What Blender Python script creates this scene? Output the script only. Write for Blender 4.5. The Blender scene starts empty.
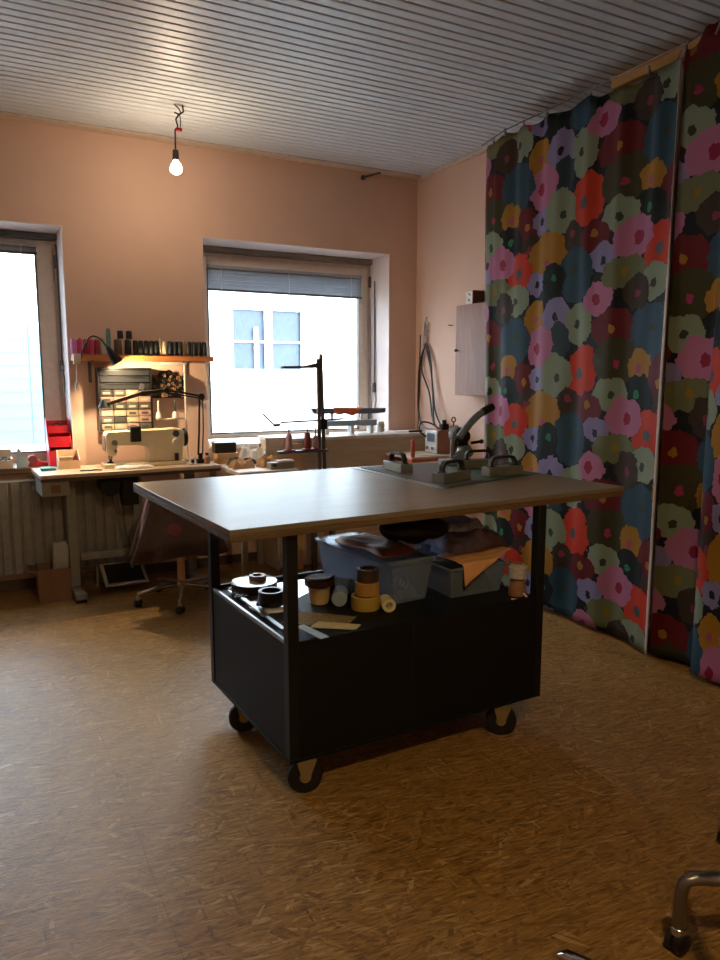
import bpy, bmesh, math, random
from mathutils import Vector, Matrix
random.seed(7)
PI = math.pi
R = math.radians
SC = bpy.context.scene
COL = SC.collection
LOCAL = set()

# ------------------------------------------------------------------ materials
def lin(h):
    if isinstance(h, str):
        h = h.lstrip('#')
        h = tuple(int(h[i:i + 2], 16) for i in (0, 2, 4))
    out = []
    for c in h:
        c = c / 255.0
        out.append(c / 12.92 if c <= 0.04045 else ((c + 0.055) / 1.055) ** 2.4)
    return (*out, 1.0)

class NT:
    def __init__(s, mat):
        s.t = mat.node_tree; s.n = s.t.nodes; s.l = s.t.links
    def add(s, typ, **kw):
        nd = s.n.new(typ)
        for k, v in kw.items():
            if hasattr(nd, k) and not k.startswith('i_'):
                setattr(nd, k, v)
        return nd
    def link(s, a, b): s.l.new(a, b)
    def math(s, op, a, b=None, c=None):
        nd = s.n.new('ShaderNodeMath'); nd.operation = op
        for i, v in enumerate((a, b, c)):
            if v is None: continue
            if isinstance(v, (int, float)): nd.inputs[i].default_value = v
            else: s.l.new(v, nd.inputs[i])
        return nd.outputs[0]
    def vmath(s, op, a, b=None, c=None, out=0):
        nd = s.n.new('ShaderNodeVectorMath'); nd.operation = op
        for i, v in enumerate((a, b, c)):
            if v is None: continue
            if isinstance(v, (tuple, list)): nd.inputs[i].default_value = v
            else: s.l.new(v, nd.inputs[i])
        return nd.outputs['Value'] if out == 'v' else nd.outputs[0]
    def mix(s, fac, a, b, blend='MIX'):
        nd = s.n.new('ShaderNodeMix'); nd.data_type = 'RGBA'; nd.blend_type = blend
        for sock, v in ((nd.inputs[0], fac), (nd.inputs[6], a), (nd.inputs[7], b)):
            if isinstance(v, (int, float)): sock.default_value = v
            elif isinstance(v, (tuple, list)): sock.default_value = v
            else: s.l.new(v, sock)
        return nd.outputs[2]
    def noise(s, vec, scale, detail=3, rough=0.55, dist=0):
        nd = s.n.new('ShaderNodeTexNoise')
        nd.inputs['Scale'].default_value = scale; nd.inputs['Detail'].default_value = detail
        nd.inputs['Roughness'].default_value = rough; nd.inputs['Distortion'].default_value = dist
        if vec is not None: s.l.new(vec, nd.inputs['Vector'])
        return nd
    def ramp(s, fac, stops, interp='LINEAR'):
        nd = s.n.new('ShaderNodeValToRGB'); cr = nd.color_ramp; cr.interpolation = interp
        while len(cr.elements) < len(stops): cr.elements.new(0.5)
        for e, (p, c) in zip(cr.elements, stops):
            e.position = p; e.color = c
        s.l.new(fac, nd.inputs[0]); return nd.outputs[0]
    def mapping(s, vec, rot=(0, 0, 0), scale=(1, 1, 1), loc=(0, 0, 0)):
        nd = s.n.new('ShaderNodeMapping'); s.l.new(vec, nd.inputs[0])
        nd.inputs['Location'].default_value = loc; nd.inputs['Rotation'].default_value = rot
        nd.inputs['Scale'].default_value = scale; return nd.outputs[0]
    def bump(s, h, strength=0.3, dist=0.01):
        nd = s.n.new('ShaderNodeBump'); nd.inputs['Strength'].default_value = strength
        nd.inputs['Distance'].default_value = dist; s.l.new(h, nd.inputs['Height']); return nd.outputs[0]

def newmat(name):
    m = bpy.data.materials.new(name); m.use_nodes = True
    nt = NT(m); b = m.node_tree.nodes['Principled BSDF']
    return m, nt, b

def mat(name, col, rough=0.5, metal=0.0, var=0.12, vscale=18, bump=0.0, bscale=120, spec=0.5, coat=0.0, stretch=(1, 1, 1)):
    m, nt, b = newmat(name)
    c = lin(col)
    tc = nt.add('ShaderNodeTexCoord').outputs['Object']
    v = nt.mapping(tc, scale=stretch)
    n = nt.noise(v, vscale, 4)
    d = tuple(x * (1 - var) for x in c[:3]) + (1,)
    l = tuple(min(1, x * (1 + var)) for x in c[:3]) + (1,)
    nt.link(nt.ramp(n.outputs[0], [(0.3, d), (0.7, l)]), b.inputs['Base Color'])
    b.inputs['Roughness'].default_value = rough; b.inputs['Metallic'].default_value = metal
    b.inputs['Specular IOR Level'].default_value = spec
    b.inputs['Coat Weight'].default_value = coat
    if bump:
        n2 = nt.noise(v, bscale, 4)
        nt.link(nt.bump(n2.outputs[0], bump, 0.004), b.inputs['Normal'])
    return m

def wood(name, c1, c2, rough=0.5, axis=0, scale=1.0, bump=0.1):
    m, nt, b = newmat(name)
    tc = nt.add('ShaderNodeTexCoord').outputs['Object']
    s = [18 * scale] * 3; s[axis] = 1.6 * scale
    v = nt.mapping(tc, scale=tuple(s))
    n = nt.noise(v, 1.6, 6, 0.6, 1.2)
    n2 = nt.noise(v, 9, 3, 0.6)
    f = nt.math('ADD', nt.math('MULTIPLY', n.outputs[0], 0.75), nt.math('MULTIPLY', n2.outputs[0], 0.25))
    nt.link(nt.ramp(f, [(0.32, lin(c1)), (0.68, lin(c2))]), b.inputs['Base Color'])
    b.inputs['Roughness'].default_value = rough
    nt.link(nt.bump(f, bump, 0.003), b.inputs['Normal'])
    return m

def clear(name, tint, amount=0.8, rough=0.08, body=None):
    m, nt, b = newmat(name)
    nt.n.remove(b)
    tr = nt.add('ShaderNodeBsdfTransparent'); tr.inputs[0].default_value = lin(tint)
    if body:
        gl = nt.add('ShaderNodeBsdfPrincipled'); gl.inputs['Base Color'].default_value = lin(body); gl.inputs['Roughness'].default_value = rough
    else:
        gl = nt.add('ShaderNodeBsdfGlossy'); gl.inputs['Roughness'].default_value = rough
    mx = nt.add('ShaderNodeMixShader')
    lw = nt.add('ShaderNodeLayerWeight'); lw.inputs[0].default_value = 0.25
    f = nt.math('ADD', nt.math('MULTIPLY', lw.outputs['Fresnel'], 0.5), 1 - amount)
    nt.link(f, mx.inputs[0]); nt.link(tr.outputs[0], mx.inputs[1]); nt.link(gl.outputs[0], mx.inputs[2])
    nt.link(mx.outputs[0], nt.n['Material Output'].inputs[0])
    return m

def emit(name, col, strength):
    m, nt, b = newmat(name)
    b.inputs['Base Color'].default_value = lin(col)
    b.inputs['Emission Color'].default_value = lin(col); b.inputs['Emission Strength'].default_value = strength
    return m

# floor: oriented strand board
def osb_material():
    m, nt, b = newmat('osb_boards')
    tc = nt.add('ShaderNodeTexCoord').outputs['Object']
    wob = nt.noise(tc, 3.0, 2)
    base = None; hgt = None
    layers = [(0.0, 11, 70, 1.0, 0.0), (0.30, 13, 82, .50, 3.1), (-0.36, 12, 76, .45, 7.7), (0.85, 15, 95, .20, 1.3), (-0.95, 15, 90, .18, 5.2), (1.5, 14, 120, .10, 9.9), (0.12, 22, 150, .35, 4.4)]
    stops = [(0.0, lin('#5c3f1a')), (0.2, lin('#8a6429')), (0.5, lin('#ae843a')), (0.8, lin('#bd9248')), (0.93, lin('#d0aa68')), (1.0, lin('#ecd09c'))]
    for i, (a, sx, sy, p, off) in enumerate(layers):
        v = nt.mapping(tc, rot=(0, 0, a + 0.12), scale=(1, 1, 1), loc=(off, off * .7, 0))
        v = nt.mapping(v, scale=(sx, sy, 1))
        wv = nt.vmath('ADD', v, nt.vmath('SCALE', wob.outputs['Color'], None))
        wv.node.inputs[1].links[0].from_node.inputs['Scale'].default_value = 1.0
        vo = nt.add('ShaderNodeTexVoronoi'); vo.voronoi_dimensions = '2D'; vo.feature = 'F1'
        vo.inputs['Scale'].default_value = 1.0
        nt.link(wv, vo.inputs['Vector'])
        sep = nt.add('ShaderNodeSeparateColor'); nt.link(vo.outputs['Color'], sep.inputs[0])
        col = nt.ramp(sep.outputs[0], stops)
        if base is None:
            base = col; hgt = sep.outputs[2]
        else:
            mask = nt.math('LESS_THAN', sep.outputs[1], p)
            base = nt.mix(mask, base, col)
            hm = nt.add('ShaderNodeMix'); hm.data_type = 'FLOAT'
            nt.link(mask, hm.inputs[0]); nt.link(hgt, hm.inputs[2]); nt.link(sep.outputs[2], hm.inputs[3])
            hgt = hm.outputs[0]
    fine = nt.noise(nt.mapping(tc, rot=(0, 0, .12), scale=(12, 160, 1)), 1.0, 5, 0.7)
    base = nt.mix(0.5, base, nt.ramp(fine.outputs[0], [(0.34, lin('#3c2410')), (0.52, lin('#94703a')), (0.70, lin('#dcb878'))]))
    big = nt.noise(tc, 0.8, 3)
    base = nt.mix(nt.math('MULTIPLY', big.outputs[0], 0.35), base, lin('#86602c'))
    # dark slivers
    sl = nt.noise(nt.mapping(tc, rot=(0, 0, .2), scale=(7, 60, 1), loc=(3, 1, 0)), 1.0, 3, 0.6)
    base = nt.mix(nt.ramp(sl.outputs[0], [(0.66, (0, 0, 0, 1)), (0.72, (.7, .7, .7, 1))]), base, lin('#4b2c14'))
    # board joints
    br = nt.add('ShaderNodeTexBrick'); br.offset = 0.5
    nt.link(nt.mapping(tc, rot=(0, 0, R(90)), loc=(0.30, .41, 0)), br.inputs['Vector'])
    br.inputs['Scale'].default_value = 1.0; br.inputs['Brick Width'].default_value = 2.5; br.inputs['Row Height'].default_value = 1.25
    br.inputs['Mortar Size'].default_value = 0.0018; br.inputs['Mortar Smooth'].default_value = 0.0
    base = nt.mix(nt.math('MULTIPLY', br.outputs['Fac'], .32), base, lin('#2c1a0c'))
    base = nt.mix(1.0, base, (.82, .80, .80, 1), 'MULTIPLY')
    nt.link(base, b.inputs['Base Color'])
    rg = nt.noise(tc, 2.2, 4)
    hr = nt.math('ADD', nt.math('MULTIPLY', rg.outputs[0], 0.20), nt.math('MULTIPLY', hgt, 0.16))
    nt.link(nt.math('ADD', hr, 0.20), b.inputs['Roughness'])
    hh = nt.math('ADD', hgt, fine.outputs[0])
    nt.link(nt.bump(hh, 0.5, 0.004), b.inputs['Normal'])
    b.inputs['Specular IOR Level'].default_value = 0.5
    return m

# flowered cloth: one repeat of the print, tiled by the UV map (metres)
PU, PV = 1.03, 0.90
FLOWERS = [('M', 0.521, 1.748, 0.082, 0.097, -0.004, -0.006), ('L', 0.696, 1.742, 0.101, 0.1, -0.009, 0.001), ('G', 0.866, 1.694, 0.094, 0.115, -0.017, 0.001), ('P', 1.006, 1.818, 0.099, 0.077, -0.016, -0.002), ('R', 1.109, 1.655, 0.138, 0.098, 0.0, 0.0), ('S', 0.722, 1.603, 0.069, 0.103, 0.0, 0.0), ('P', 0.564, 1.577, 0.107, 0.119, -0.029, -0.008), ('T', 0.335, 1.619, 0.131, 0.142, 0.024, 0.026), ('O', 0.906, 1.438, 0.11, 0.131, -0.025, -0.012), ('V', 1.142, 1.488, 0.14, 0.115, 0.005, -0.014), ('M', 0.282, 1.457, 0.078, 0.08, -0.004, -0.011), ('R', 0.423, 1.388, 0.074, 0.105, 0.011, -0.013), ('L', 0.554, 1.389, 0.074, 0.068, -0.006, 0.003), ('G', 0.704, 1.414, 0.11, 0.121, 0.014, -0.015), ('K', 0.273, 1.311, 0.114, 0.095, -0.0, 0.007), ('G', 1.118, 1.32, 0.111, 0.082, 0.008, -0.009), ('B', 0.46, 1.247, 0.071, 0.081, -0.004, -0.007), ('M', 0.602, 1.192, 0.139, 0.125, 0.006, -0.046), ('O', 0.368, 1.127, 0.106, 0.11, 0.0, -0.01), ('B', 0.803, 1.258, 0.067, 0.088, -0.005, 0.028), ('R', 0.967, 1.238, 0.096, 0.079, -0.009, 0.018), ('L', 1.031, 1.126, 0.094, 0.066, -0.002, -0.021), ('T', 0.831, 1.063, 0.117, 0.141, -0.01, 0.025), ('P', 1.221, 1.196, 0.118, 0.098, 0.022, -0.005), ('V', 1.171, 1.029, 0.145, 0.076, -0.004, 0.008), ('G', 0.347, 0.966, 0.108, 0.084, -0.004, -0.01), ('L', 0.517, 1.041, 0.072, 0.063, 0.0, 0.0), ('K', 0.658, 1.044, 0.085, 0.094, 0.009, 0.014), ('B', 1.26, 0.926, 0.085, 0.09, 0.001, -0.008)]
FCOL = {'M': ('#c88a1e', '#d0587a'), 'L': ('#a99ad0', '#181c38'), 'G': ('#a3ae94', '#3f4a38'), 'P': ('#dd86b4', '#b5204e'), 'R': ('#7e1420', '#c98a28'),
        'S': ('#364a58', '#364a58'), 'T': ('#34586e', '#4a5038'), 'O': ('#f0401c', '#5c6068'), 'V': ('#4c4522', '#c8386c'), 'K': ('#0c1a20', '#2e9468'), 'B': ('#4a3428', '#a8385a')}
def flower_material():
    m, nt, b = newmat('flower_print')
    uv = nt.add('ShaderNodeUVMap'); uv.uv_map = 'UVMap'
    n1 = nt.noise(uv.outputs[0], 15, 1.5)
    n2 = nt.noise(uv.outputs[0], 42, 1)
    o1 = nt.vmath('SUBTRACT', n1.outputs['Color'], (0.5, 0.5, 0.5))
    o2 = nt.vmath('SUBTRACT', n2.outputs['Color'], (0.5, 0.5, 0.5))
    s1 = nt.vmath('MULTIPLY', o1, (0.06, 0.06, 0)); s2 = nt.vmath('MULTIPLY', o2, (0.028, 0.028, 0))
    w = nt.vmath('ADD', nt.vmath('ADD', uv.outputs[0], s1), s2)
    wc = nt.vmath('ADD', uv.outputs[0], nt.vmath('MULTIPLY', o2, (0.03, 0.03, 0)))
    base = lin('#141a2a')
    for k, (c, u, v, ru, rv, eu, ev) in enumerate(FLOWERS):
        fc, cc = FCOL[c]
        fc = lin(fc)
        if c == 'V' and k > 20: fc = lin('#84865e'); cc = '#b58a22'
        hu, hv = PU / 2, PV / 2
        q = nt.vmath('WRAP', w, (u + hu, v + hv, 1), (u - hu, v - hv, -1))
        q = nt.vmath('MULTIPLY', nt.vmath('SUBTRACT', q, (u, v, 0)), (0.94 / ru, 0.94 / rv, 0))
        d = nt.vmath('LENGTH', q, out='v')
        base = nt.mix(nt.math('LESS_THAN', d, 1.0), base, fc)
        if cc != FCOL[c][0]:
            u2, v2 = u + eu, v + ev
            q = nt.vmath('WRAP', wc, (u2 + hu, v2 + hv, 1), (u2 - hu, v2 - hv, -1))
            big = {'P': 1.5, 'O': 1.35, 'V': 1.0}.get(c, 1.0)
            q = nt.vmath('MULTIPLY', nt.vmath('SUBTRACT', q, (u2, v2, 0)), (1 / (0.020 * big), 1 / (0.023 * big), 0))
            d = nt.vmath('LENGTH', q, out='v')
            base = nt.mix(nt.math('LESS_THAN', d, 1.0), base, lin(cc))
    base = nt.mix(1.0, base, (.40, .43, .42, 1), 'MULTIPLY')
    nt.link(base, b.inputs['Base Color'])
    b.inputs['Roughness'].default_value = 0.7
    b.inputs['Specular IOR Level'].default_value = 0.2
    wv = nt.noise(uv.outputs[0], 700, 2)
    nt.link(nt.bump(wv.outputs[0], 0.08, 0.001), b.inputs['Normal'])
    return m

def wall_material(name, col, bump=0.22):
    m, nt, b = newmat(name)
    tc = nt.add('ShaderNodeTexCoord').outputs['Object']
    n = nt.noise(tc, 90, 5, 0.7); n2 = nt.noise(tc, 1.6, 3)
    c = lin(col)
    d = tuple(x * 0.9 for x in c[:3]) + (1,)
    nt.link(nt.ramp(n2.outputs[0], [(0.3, d), (0.7, c)]), b.inputs['Base Color'])
    b.inputs['Roughness'].default_value = 0.75; b.inputs['Specular IOR Level'].default_value = 0.25
    nt.link(nt.bump(n.outputs[0], bump, 0.004), b.inputs['Normal'])
    return m

M = {}
M['osb'] = osb_material()
M['flower'] = flower_material()
M['wall'] = wall_material('peach_woodchip_paint', '#d0b09f')
M['reveal'] = wall_material('white_reveal_paint', '#d2c4bf', 0.1)
M['slat'] = mat('grey_ceiling_slats', '#ccd4db', 0.46, 0, 0.05, 3, 0.05, 60, 0.5)
M['dark_gap'] = mat('dark_slat_groove', '#0c0c0c', 0.9)
M['white_trim'] = mat('white_trim_paint', '#c9b7a8', 0.5)
M['frame'] = mat('cream_window_paint', '#d6c4b2', 0.45, 0, 0.06)
M['selvedge'] = mat('pale_selvedge', '#a89c92', 0.8)
M['stand_grey'] = mat('grey_stand_enamel', '#4c4a48', 0.45)
M['ochre_paper'] = mat('ochre_patterned_paper', '#7d6a34', 0.8, 0, 0.4, 60)
M['silver_cord'] = mat('silver_white_cord', '#c9c6c0', 0.35, 0.3, 0.4, 150, 0.5, 300)
M['treadle'] = mat('pale_treadle_frame', '#a8a498', 0.45)
M['pale_card'] = mat('pale_beige_card', '#d0b294', 0.8)
M['slot'] = mat('brown_grey_slot_cover', '#75665b', 0.6)
M['gasket'] = mat('grey_gasket', '#4c4a48', 0.6)
M['glass'] = clear('window_glass', '#f6fbff', 0.93, 0.02)
M['blind'] = mat('grey_aluminium_slats', '#9a9da2', 0.45, 0.3, 0.05)
M['black'] = mat('black_lacquered_board', '#0f100f', 0.6, 0, 0.1, 6, spec=0.2)
M['gloss_paper'] = mat('glossy_white_film', '#dfe2e4', 0.12, 0, 0.03, spec=0.9, coat=0.5)
M['black_metal'] = mat('black_powder_coat', '#101110', 0.5, 0.0, 0.1, spec=.3)
M['black_plastic'] = mat('black_plastic', '#141416', 0.4)
M['rubber'] = mat('black_rubber', '#0d0d0d', 0.6)
M['chrome'] = mat('chrome', '#c2c2c2', 0.16, 1.0, 0.03)
M['steel'] = mat('brushed_steel', '#8f8f8f', 0.35, 1.0, 0.08)
M['dark_steel'] = mat('dark_steel', '#55565a', 0.4, 0.9, 0.1)
M['zinc'] = mat('zinc_plated_steel', '#a3946c', 0.4, 0.7, 0.1)
M['chip'] = wood('table_laminate', '#665b49', '#7f725c', 0.36, 0, 1.2, 0.10)
M['chip_edge'] = wood('chipboard_edge', '#4d3a22', '#705836', 0.7, 0, 2)
M['light_wood'] = wood('light_wood', '#b48b60', '#d3ac7c', 0.5, 0)
M['orange_wood'] = wood('orange_shelf_wood', '#9c5a2c', '#bd7840', 0.5, 0)
M['beam'] = wood('pine_batten', '#b08a4c', '#d0ab6a', 0.6, 1)
M['door_wood'] = wood('pale_cabinet_plywood', '#764c3a', '#986a54', 0.55, 2, 0.8)
M['panel_wood'] = wood('pale_plywood', '#b0a08a', '#c8b9a2', 0.6, 0, 0.7)
M['dark_wood'] = wood('dark_stained_wood', '#3d2c20', '#5b4432', 0.5, 0)
M['card'] = mat('brown_cardboard', '#8a6446', 0.85)
M['dark_card'] = mat('dim_cardboard', '#775640', 0.85)
M['radiator'] = mat('shaded_white_enamel', '#83807b', 0.4)  # white enamel greyed, with the radiator's shade put into the colour
M['white_board'] = mat('white_melamine', '#cfc9c2', 0.35)
M['white_paper'] = mat('white_paper', '#e0dedb', 0.8)
M['kraft'] = mat('kraft_paper', '#b18a68', 0.85, 0, 0.15, 20, 0.4, 30)
M['machine'] = mat('cream_machine_enamel', '#d3c6a4', 0.3, 0, 0.05)
M['desk_top'] = wood('pale_desk_laminate', '#b59a80', '#c9b096', 0.4, 0, 0.6)
M['desk_metal'] = mat('grey_green_hammer_paint', '#84827a', 0.45, 0.2)
M['red_plastic'] = mat('red_plastic', '#b5182c', 0.35)
M['red_paint'] = mat('coral_red_paint', '#b2503e', 0.5)
M['teal_plastic'] = mat('teal_plastic', '#2f8492', 0.4)
M['green_rubber'] = mat('green_cutting_mat', '#34544e', 0.5)
M['mat_violet'] = mat('violet_grey_card', '#645663', 0.6)
M['maroon'] = mat('maroon_wool', '#4a3833', 0.9, 0, 0.2, 30, 0.3, 200)
M['pink_lining'] = mat('pink_lining', '#a57a76', 0.6)
M['bin'] = clear('clear_plastic', '#d6e0ea', 0.84, 0.10, '#c2d2e2')
M['bag'] = clear('milky_plastic_bag', '#e0e0dc', 0.35, 0.3, '#bdbbb4')
M['leather'] = mat('tan_leather', '#cf9a66', 0.5, 0, 0.1, 14, 0.2, 150)
M['rust_leather'] = mat('rust_leather', '#8a5232', 0.5, 0, 0.15)
M['dark_leather'] = mat('dark_brown_leather', '#22160f', 0.45, 0, 0.2)
M['grey_cloth'] = mat('grey_violet_cloth', '#8d8799', 0.85, 0, 0.2, 30, 0.3, 200)
M['blue_cloth'] = mat('pale_blue_cloth', '#a9afcd', 0.85, 0, 0.25, 60)
M['charcoal'] = mat('charcoal_felt', '#35363a', 0.9, 0, 0.2)
M['tape_tan'] = mat('tan_tape', '#a07838', 0.4)
M['tape_yellow'] = mat('ochre_tape', '#a58a3c', 0.4)
M['tape_brown'] = mat('brown_tape', '#3c2a1e', 0.35)
M['tape_black'] = mat('black_tape', '#161414', 0.35)
M['tape_cream'] = mat('cream_tape', '#cabf92', 0.5)
M['pale_blue'] = mat('pale_blue_plastic_roll', '#8fa3b2', 0.4)
M['tin'] = mat('cream_tin', '#b49c70', 0.45, 0, 0.15)
M['zip'] = mat('purple_brown_trim', '#4c3038', 0.7, 0, 0.5, 80)
M['silver_disc'] = mat('silver_plate', '#d0d4d8', 0.22, 0.3, 0.05, spec=0.8)
M['thread_white'] = mat('white_thread', '#e2dccb', 0.7, bump=0.3, bscale=300)
M['thread_red'] = mat('wine_red_thread', '#742c34', 0.7)
M['thread_lilac'] = mat('dusty_rose_thread', '#a8838c', 0.7)
M['concrete'] = mat('street_asphalt', '#8a8a88', 0.9)
M['facade'] = mat('white_render', '#e8e8e4', 0.85, 0, 0.03)
M['facade_glass'] = mat('blue_grey_pane', '#2e3b48', 0.3, 0, 0.25, 3)
M['garage'] = mat('pale_turquoise_panel', '#5a858c', 0.5, 0, 0.04)
M['brick_red'] = mat('orange_red_cloth', '#b5603c', 0.8)
M['level'] = mat('slate_blue_aluminium', '#5d6478', 0.4, 0.3)
M['socket'] = mat('white_socket_plastic', '#b9b3aa', 0.4)
M['lilac_box'] = mat('dark_brown_box', '#5b3a2a', 0.8)
M['bulb'] = emit('lit_bulb', '#ffe0ba', 235)
M['bulb_strong'] = emit('lit_warm_bulb', '#ffdca0', 1650)
M['lamp_bulb'] = emit('warm_lamp_bulb', '#ffc98a', 40)
M['press_grey'] = mat('blue_grey_press_enamel', '#66727f', 0.35, 0.0)
M['weight_grey'] = mat('dull_steel_block', '#62655e', 0.45, 0.2, 0.15)
M['zinc_box'] = mat('worn_brown_steel', '#8d6450', 0.38, 0.5, 0.15)

# ------------------------------------------------------------------ mesh builder
class MB:
    def __init__(s): s.v = []; s.f = []; s.uv = None
    def _add(s, vs, fs):
        o = len(s.v); s.v += [tuple(v) for v in vs]; s.f += [tuple(i + o for i in f) for f in fs]
        return s
    def box(s, a, b, rz=0, piv=None, rot=None):
        (x0, y0, z0), (x1, y1, z1) = a, b
        vs = [Vector(p) for p in ((x0, y0, z0), (x1, y0, z0), (x1, y1, z0), (x0, y1, z0), (x0, y0, z1), (x1, y0, z1), (x1, y1, z1), (x0, y1, z1))]
        if rz or rot:
            pv = Vector(piv) if piv else sum(vs, Vector()) / 8
            mt = rot if rot else Matrix.Rotation(rz, 3, 'Z')
            vs = [pv + mt @ (v - pv) for v in vs]
        return s._add(vs, [(0, 3, 2, 1), (4, 5, 6, 7), (0, 1, 5, 4), (1, 2, 6, 5), (2, 3, 7, 6), (3, 0, 4, 7)])
    def cbox(s, c, size, rz=0, rot=None):
        h = [x / 2 for x in size]
        return s.box([c[i] - h[i] for i in range(3)], [c[i] + h[i] for i in range(3)], rz, c, rot)
    def tube(s, pts, r, n=10, cap=True):
        pts = [Vector(p) for p in pts]
        rs = r if isinstance(r, (list, tuple)) else [r] * len(pts)
        vs = []; fs = []; up = None
        for i, p in enumerate(pts):
            t = (pts[min(i + 1, len(pts) - 1)] - pts[max(i - 1, 0)]).normalized()
            if up is None:
                up = Vector((0, 0, 1)) if abs(t.z) < 0.9 else Vector((1, 0, 0))
            sd = t.cross(up).normalized(); up = sd.cross(t).normalized()
            for k in range(n):
                a = 2 * PI * k / n
                vs.append(p + (sd * math.cos(a) + up * math.sin(a)) * rs[i])
        for i in range(len(pts) - 1):
            for k in range(n):
                k2 = (k + 1) % n
                fs.append((i * n + k, i * n + k2, (i + 1) * n + k2, (i + 1) * n + k))
        if cap:
            fs.append(tuple(range(n - 1, -1, -1))); fs.append(tuple((len(pts) - 1) * n + k for k in range(n)))
        # orientation fixed by recalc
        return s._add(vs, fs)
    def lathe(s, prof, c=(0, 0, 0), n=24, axis='Z', rot=None):
        vs = []; fs = []
        m = len(prof)
        for (r, z) in prof:
            for k in range(n):
                a = 2 * PI * k / n
                p = Vector((r * math.cos(a), r * math.sin(a), z))
                if axis == 'X': p = Vector((p.z, p.x, p.y))
                elif axis == 'Y': p = Vector((p.x, p.z, p.y))
                if rot: p = rot @ p
                vs.append(p + Vector(c))
        for i in range(m - 1):
            for k in range(n):
                k2 = (k + 1) % n
                fs.append((i * n + k, i * n + k2, (i + 1) * n + k2, (i + 1) * n + k))
        fs.append(tuple(range(n - 1, -1, -1))); fs.append(tuple((m - 1) * n + k for k in range(n)))
        return s._add(vs, fs)
    def cyl(s, c, r, h, n=24, axis='Z', rot=None): return s.lathe([(r, 0), (r, h)], c, n, axis, rot)
    def ring(s, c, ro, ri, h, n=28, axis='Z', rot=None):
        vs = []; fs = []
        prof = [(ro, 0), (ro, h), (ri, h), (ri, 0)]
        for (r, z) in prof:
            for k in range(n):
                a = 2 * PI * k / n
                p = Vector((r * math.cos(a), r * math.sin(a), z))
                if axis == 'X': p = Vector((p.z, p.x, p.y))
                elif axis == 'Y': p = Vector((p.x, p.z, p.y))
                if rot: p = rot @ p
                vs.append(p + Vector(c))
        for i in range(4):
            j = (i + 1) % 4
            for k in range(n):
                k2 = (k + 1) % n
                fs.append((i * n + k, i * n + k2, j * n + k2, j * n + k))
        return s._add(vs, fs)
    def prism(s, poly, lo, hi, plane='XY'):
        n = len(poly)
        def P(a, b, c):
            return {'XY': (a, b, c), 'XZ': (a, c, b), 'YZ': (c, a, b)}[plane]
        vs = [P(a, b, lo) for a, b in poly] + [P(a, b, hi) for a, b in poly]
        fs = [tuple(range(n - 1, -1, -1)), tuple(range(n, 2 * n))]
        for k in range(n):
            k2 = (k + 1) % n
            fs.append((k, k2, n + k2, n + k))
        return s._add(vs, fs)
    def sphere(s, c, r, n=16, sq=(1, 1, 1)):
        m = n // 2
        prof = [(max(1e-4, r * math.sin(PI * i / m)), -r * math.cos(PI * i / m)) for i in range(m + 1)]
        vs = []; fs = []
        for (rr, z) in prof:
            for k in range(n):
                a = 2 * PI * k / n
                vs.append((c[0] + rr * math.cos(a) * sq[0], c[1] + rr * math.sin(a) * sq[1], c[2] + z * sq[2]))
        for i in range(m):
            for k in range(n):
                k2 = (k + 1) % n
                fs.append((i * n + k, i * n + k2, (i + 1) * n + k2, (i + 1) * n + k))
        fs.append(tuple(range(n - 1, -1, -1))); fs.append(tuple(m * n + k for k in range(n)))
        return s._add(vs, fs)
    def grid(s, fn, nu, nv, closed=False):
        vs = [fn(i / (nu if closed else nu - 1), j / (nv - 1)) for j in range(nv) for i in range(nu)]
        fs = []
        for j in range(nv - 1):
            for i in range(nu if closed else nu - 1):
                i2 = (i + 1) % nu
                fs.append((j * nu + i, j * nu + i2, (j + 1) * nu + i2, (j + 1) * nu + i))
        return s._add(vs, fs)

def root_of(o):
    while o.parent: o = o.parent
    return o

def build(name, mb, m, parent=None, bevel=0.0, smooth=35, solid=0.0, label=None, recalc=True, seg=2):
    me = bpy.data.meshes.new(name)
    if parent is not None:
        rt = root_of(parent)
        off = Vector() if rt.name in LOCAL else rt.location
        me.from_pydata([tuple(Vector(v) - off) for v in mb.v], [], mb.f)
        loc = None
    else:
        xs = [v[0] for v in mb.v]; ys = [v[1] for v in mb.v]; zs = [v[2] for v in mb.v]
        loc = Vector(((min(xs) + max(xs)) / 2, (min(ys) + max(ys)) / 2, min(zs)))
        me.from_pydata([tuple(Vector(v) - loc) for v in mb.v], [], mb.f)
    if recalc:
        bm = bmesh.new(); bm.from_mesh(me)
        bmesh.ops.recalc_face_normals(bm, faces=bm.faces); bm.to_mesh(me); bm.free()
    if smooth:
        me.polygons.foreach_set('use_smooth', [True] * len(me.polygons))
        me.set_sharp_from_angle(angle=R(smooth))
    me.materials.append(m)
    o = bpy.data.objects.new(name, me); COL.objects.link(o)
    if parent is not None: o.parent = parent
    else: o.location = loc
    if solid:
        md = o.modifiers.new('thickness', 'SOLIDIFY'); md.thickness = solid; md.offset = 0
    if bevel:
        md = o.modifiers.new('bevel', 'BEVEL'); md.width = bevel; md.segments = seg; md.limit_method = 'ANGLE'; md.angle_limit = R(40)
        md.harden_normals = False
    if label: o['label'] = label
    return o

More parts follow.
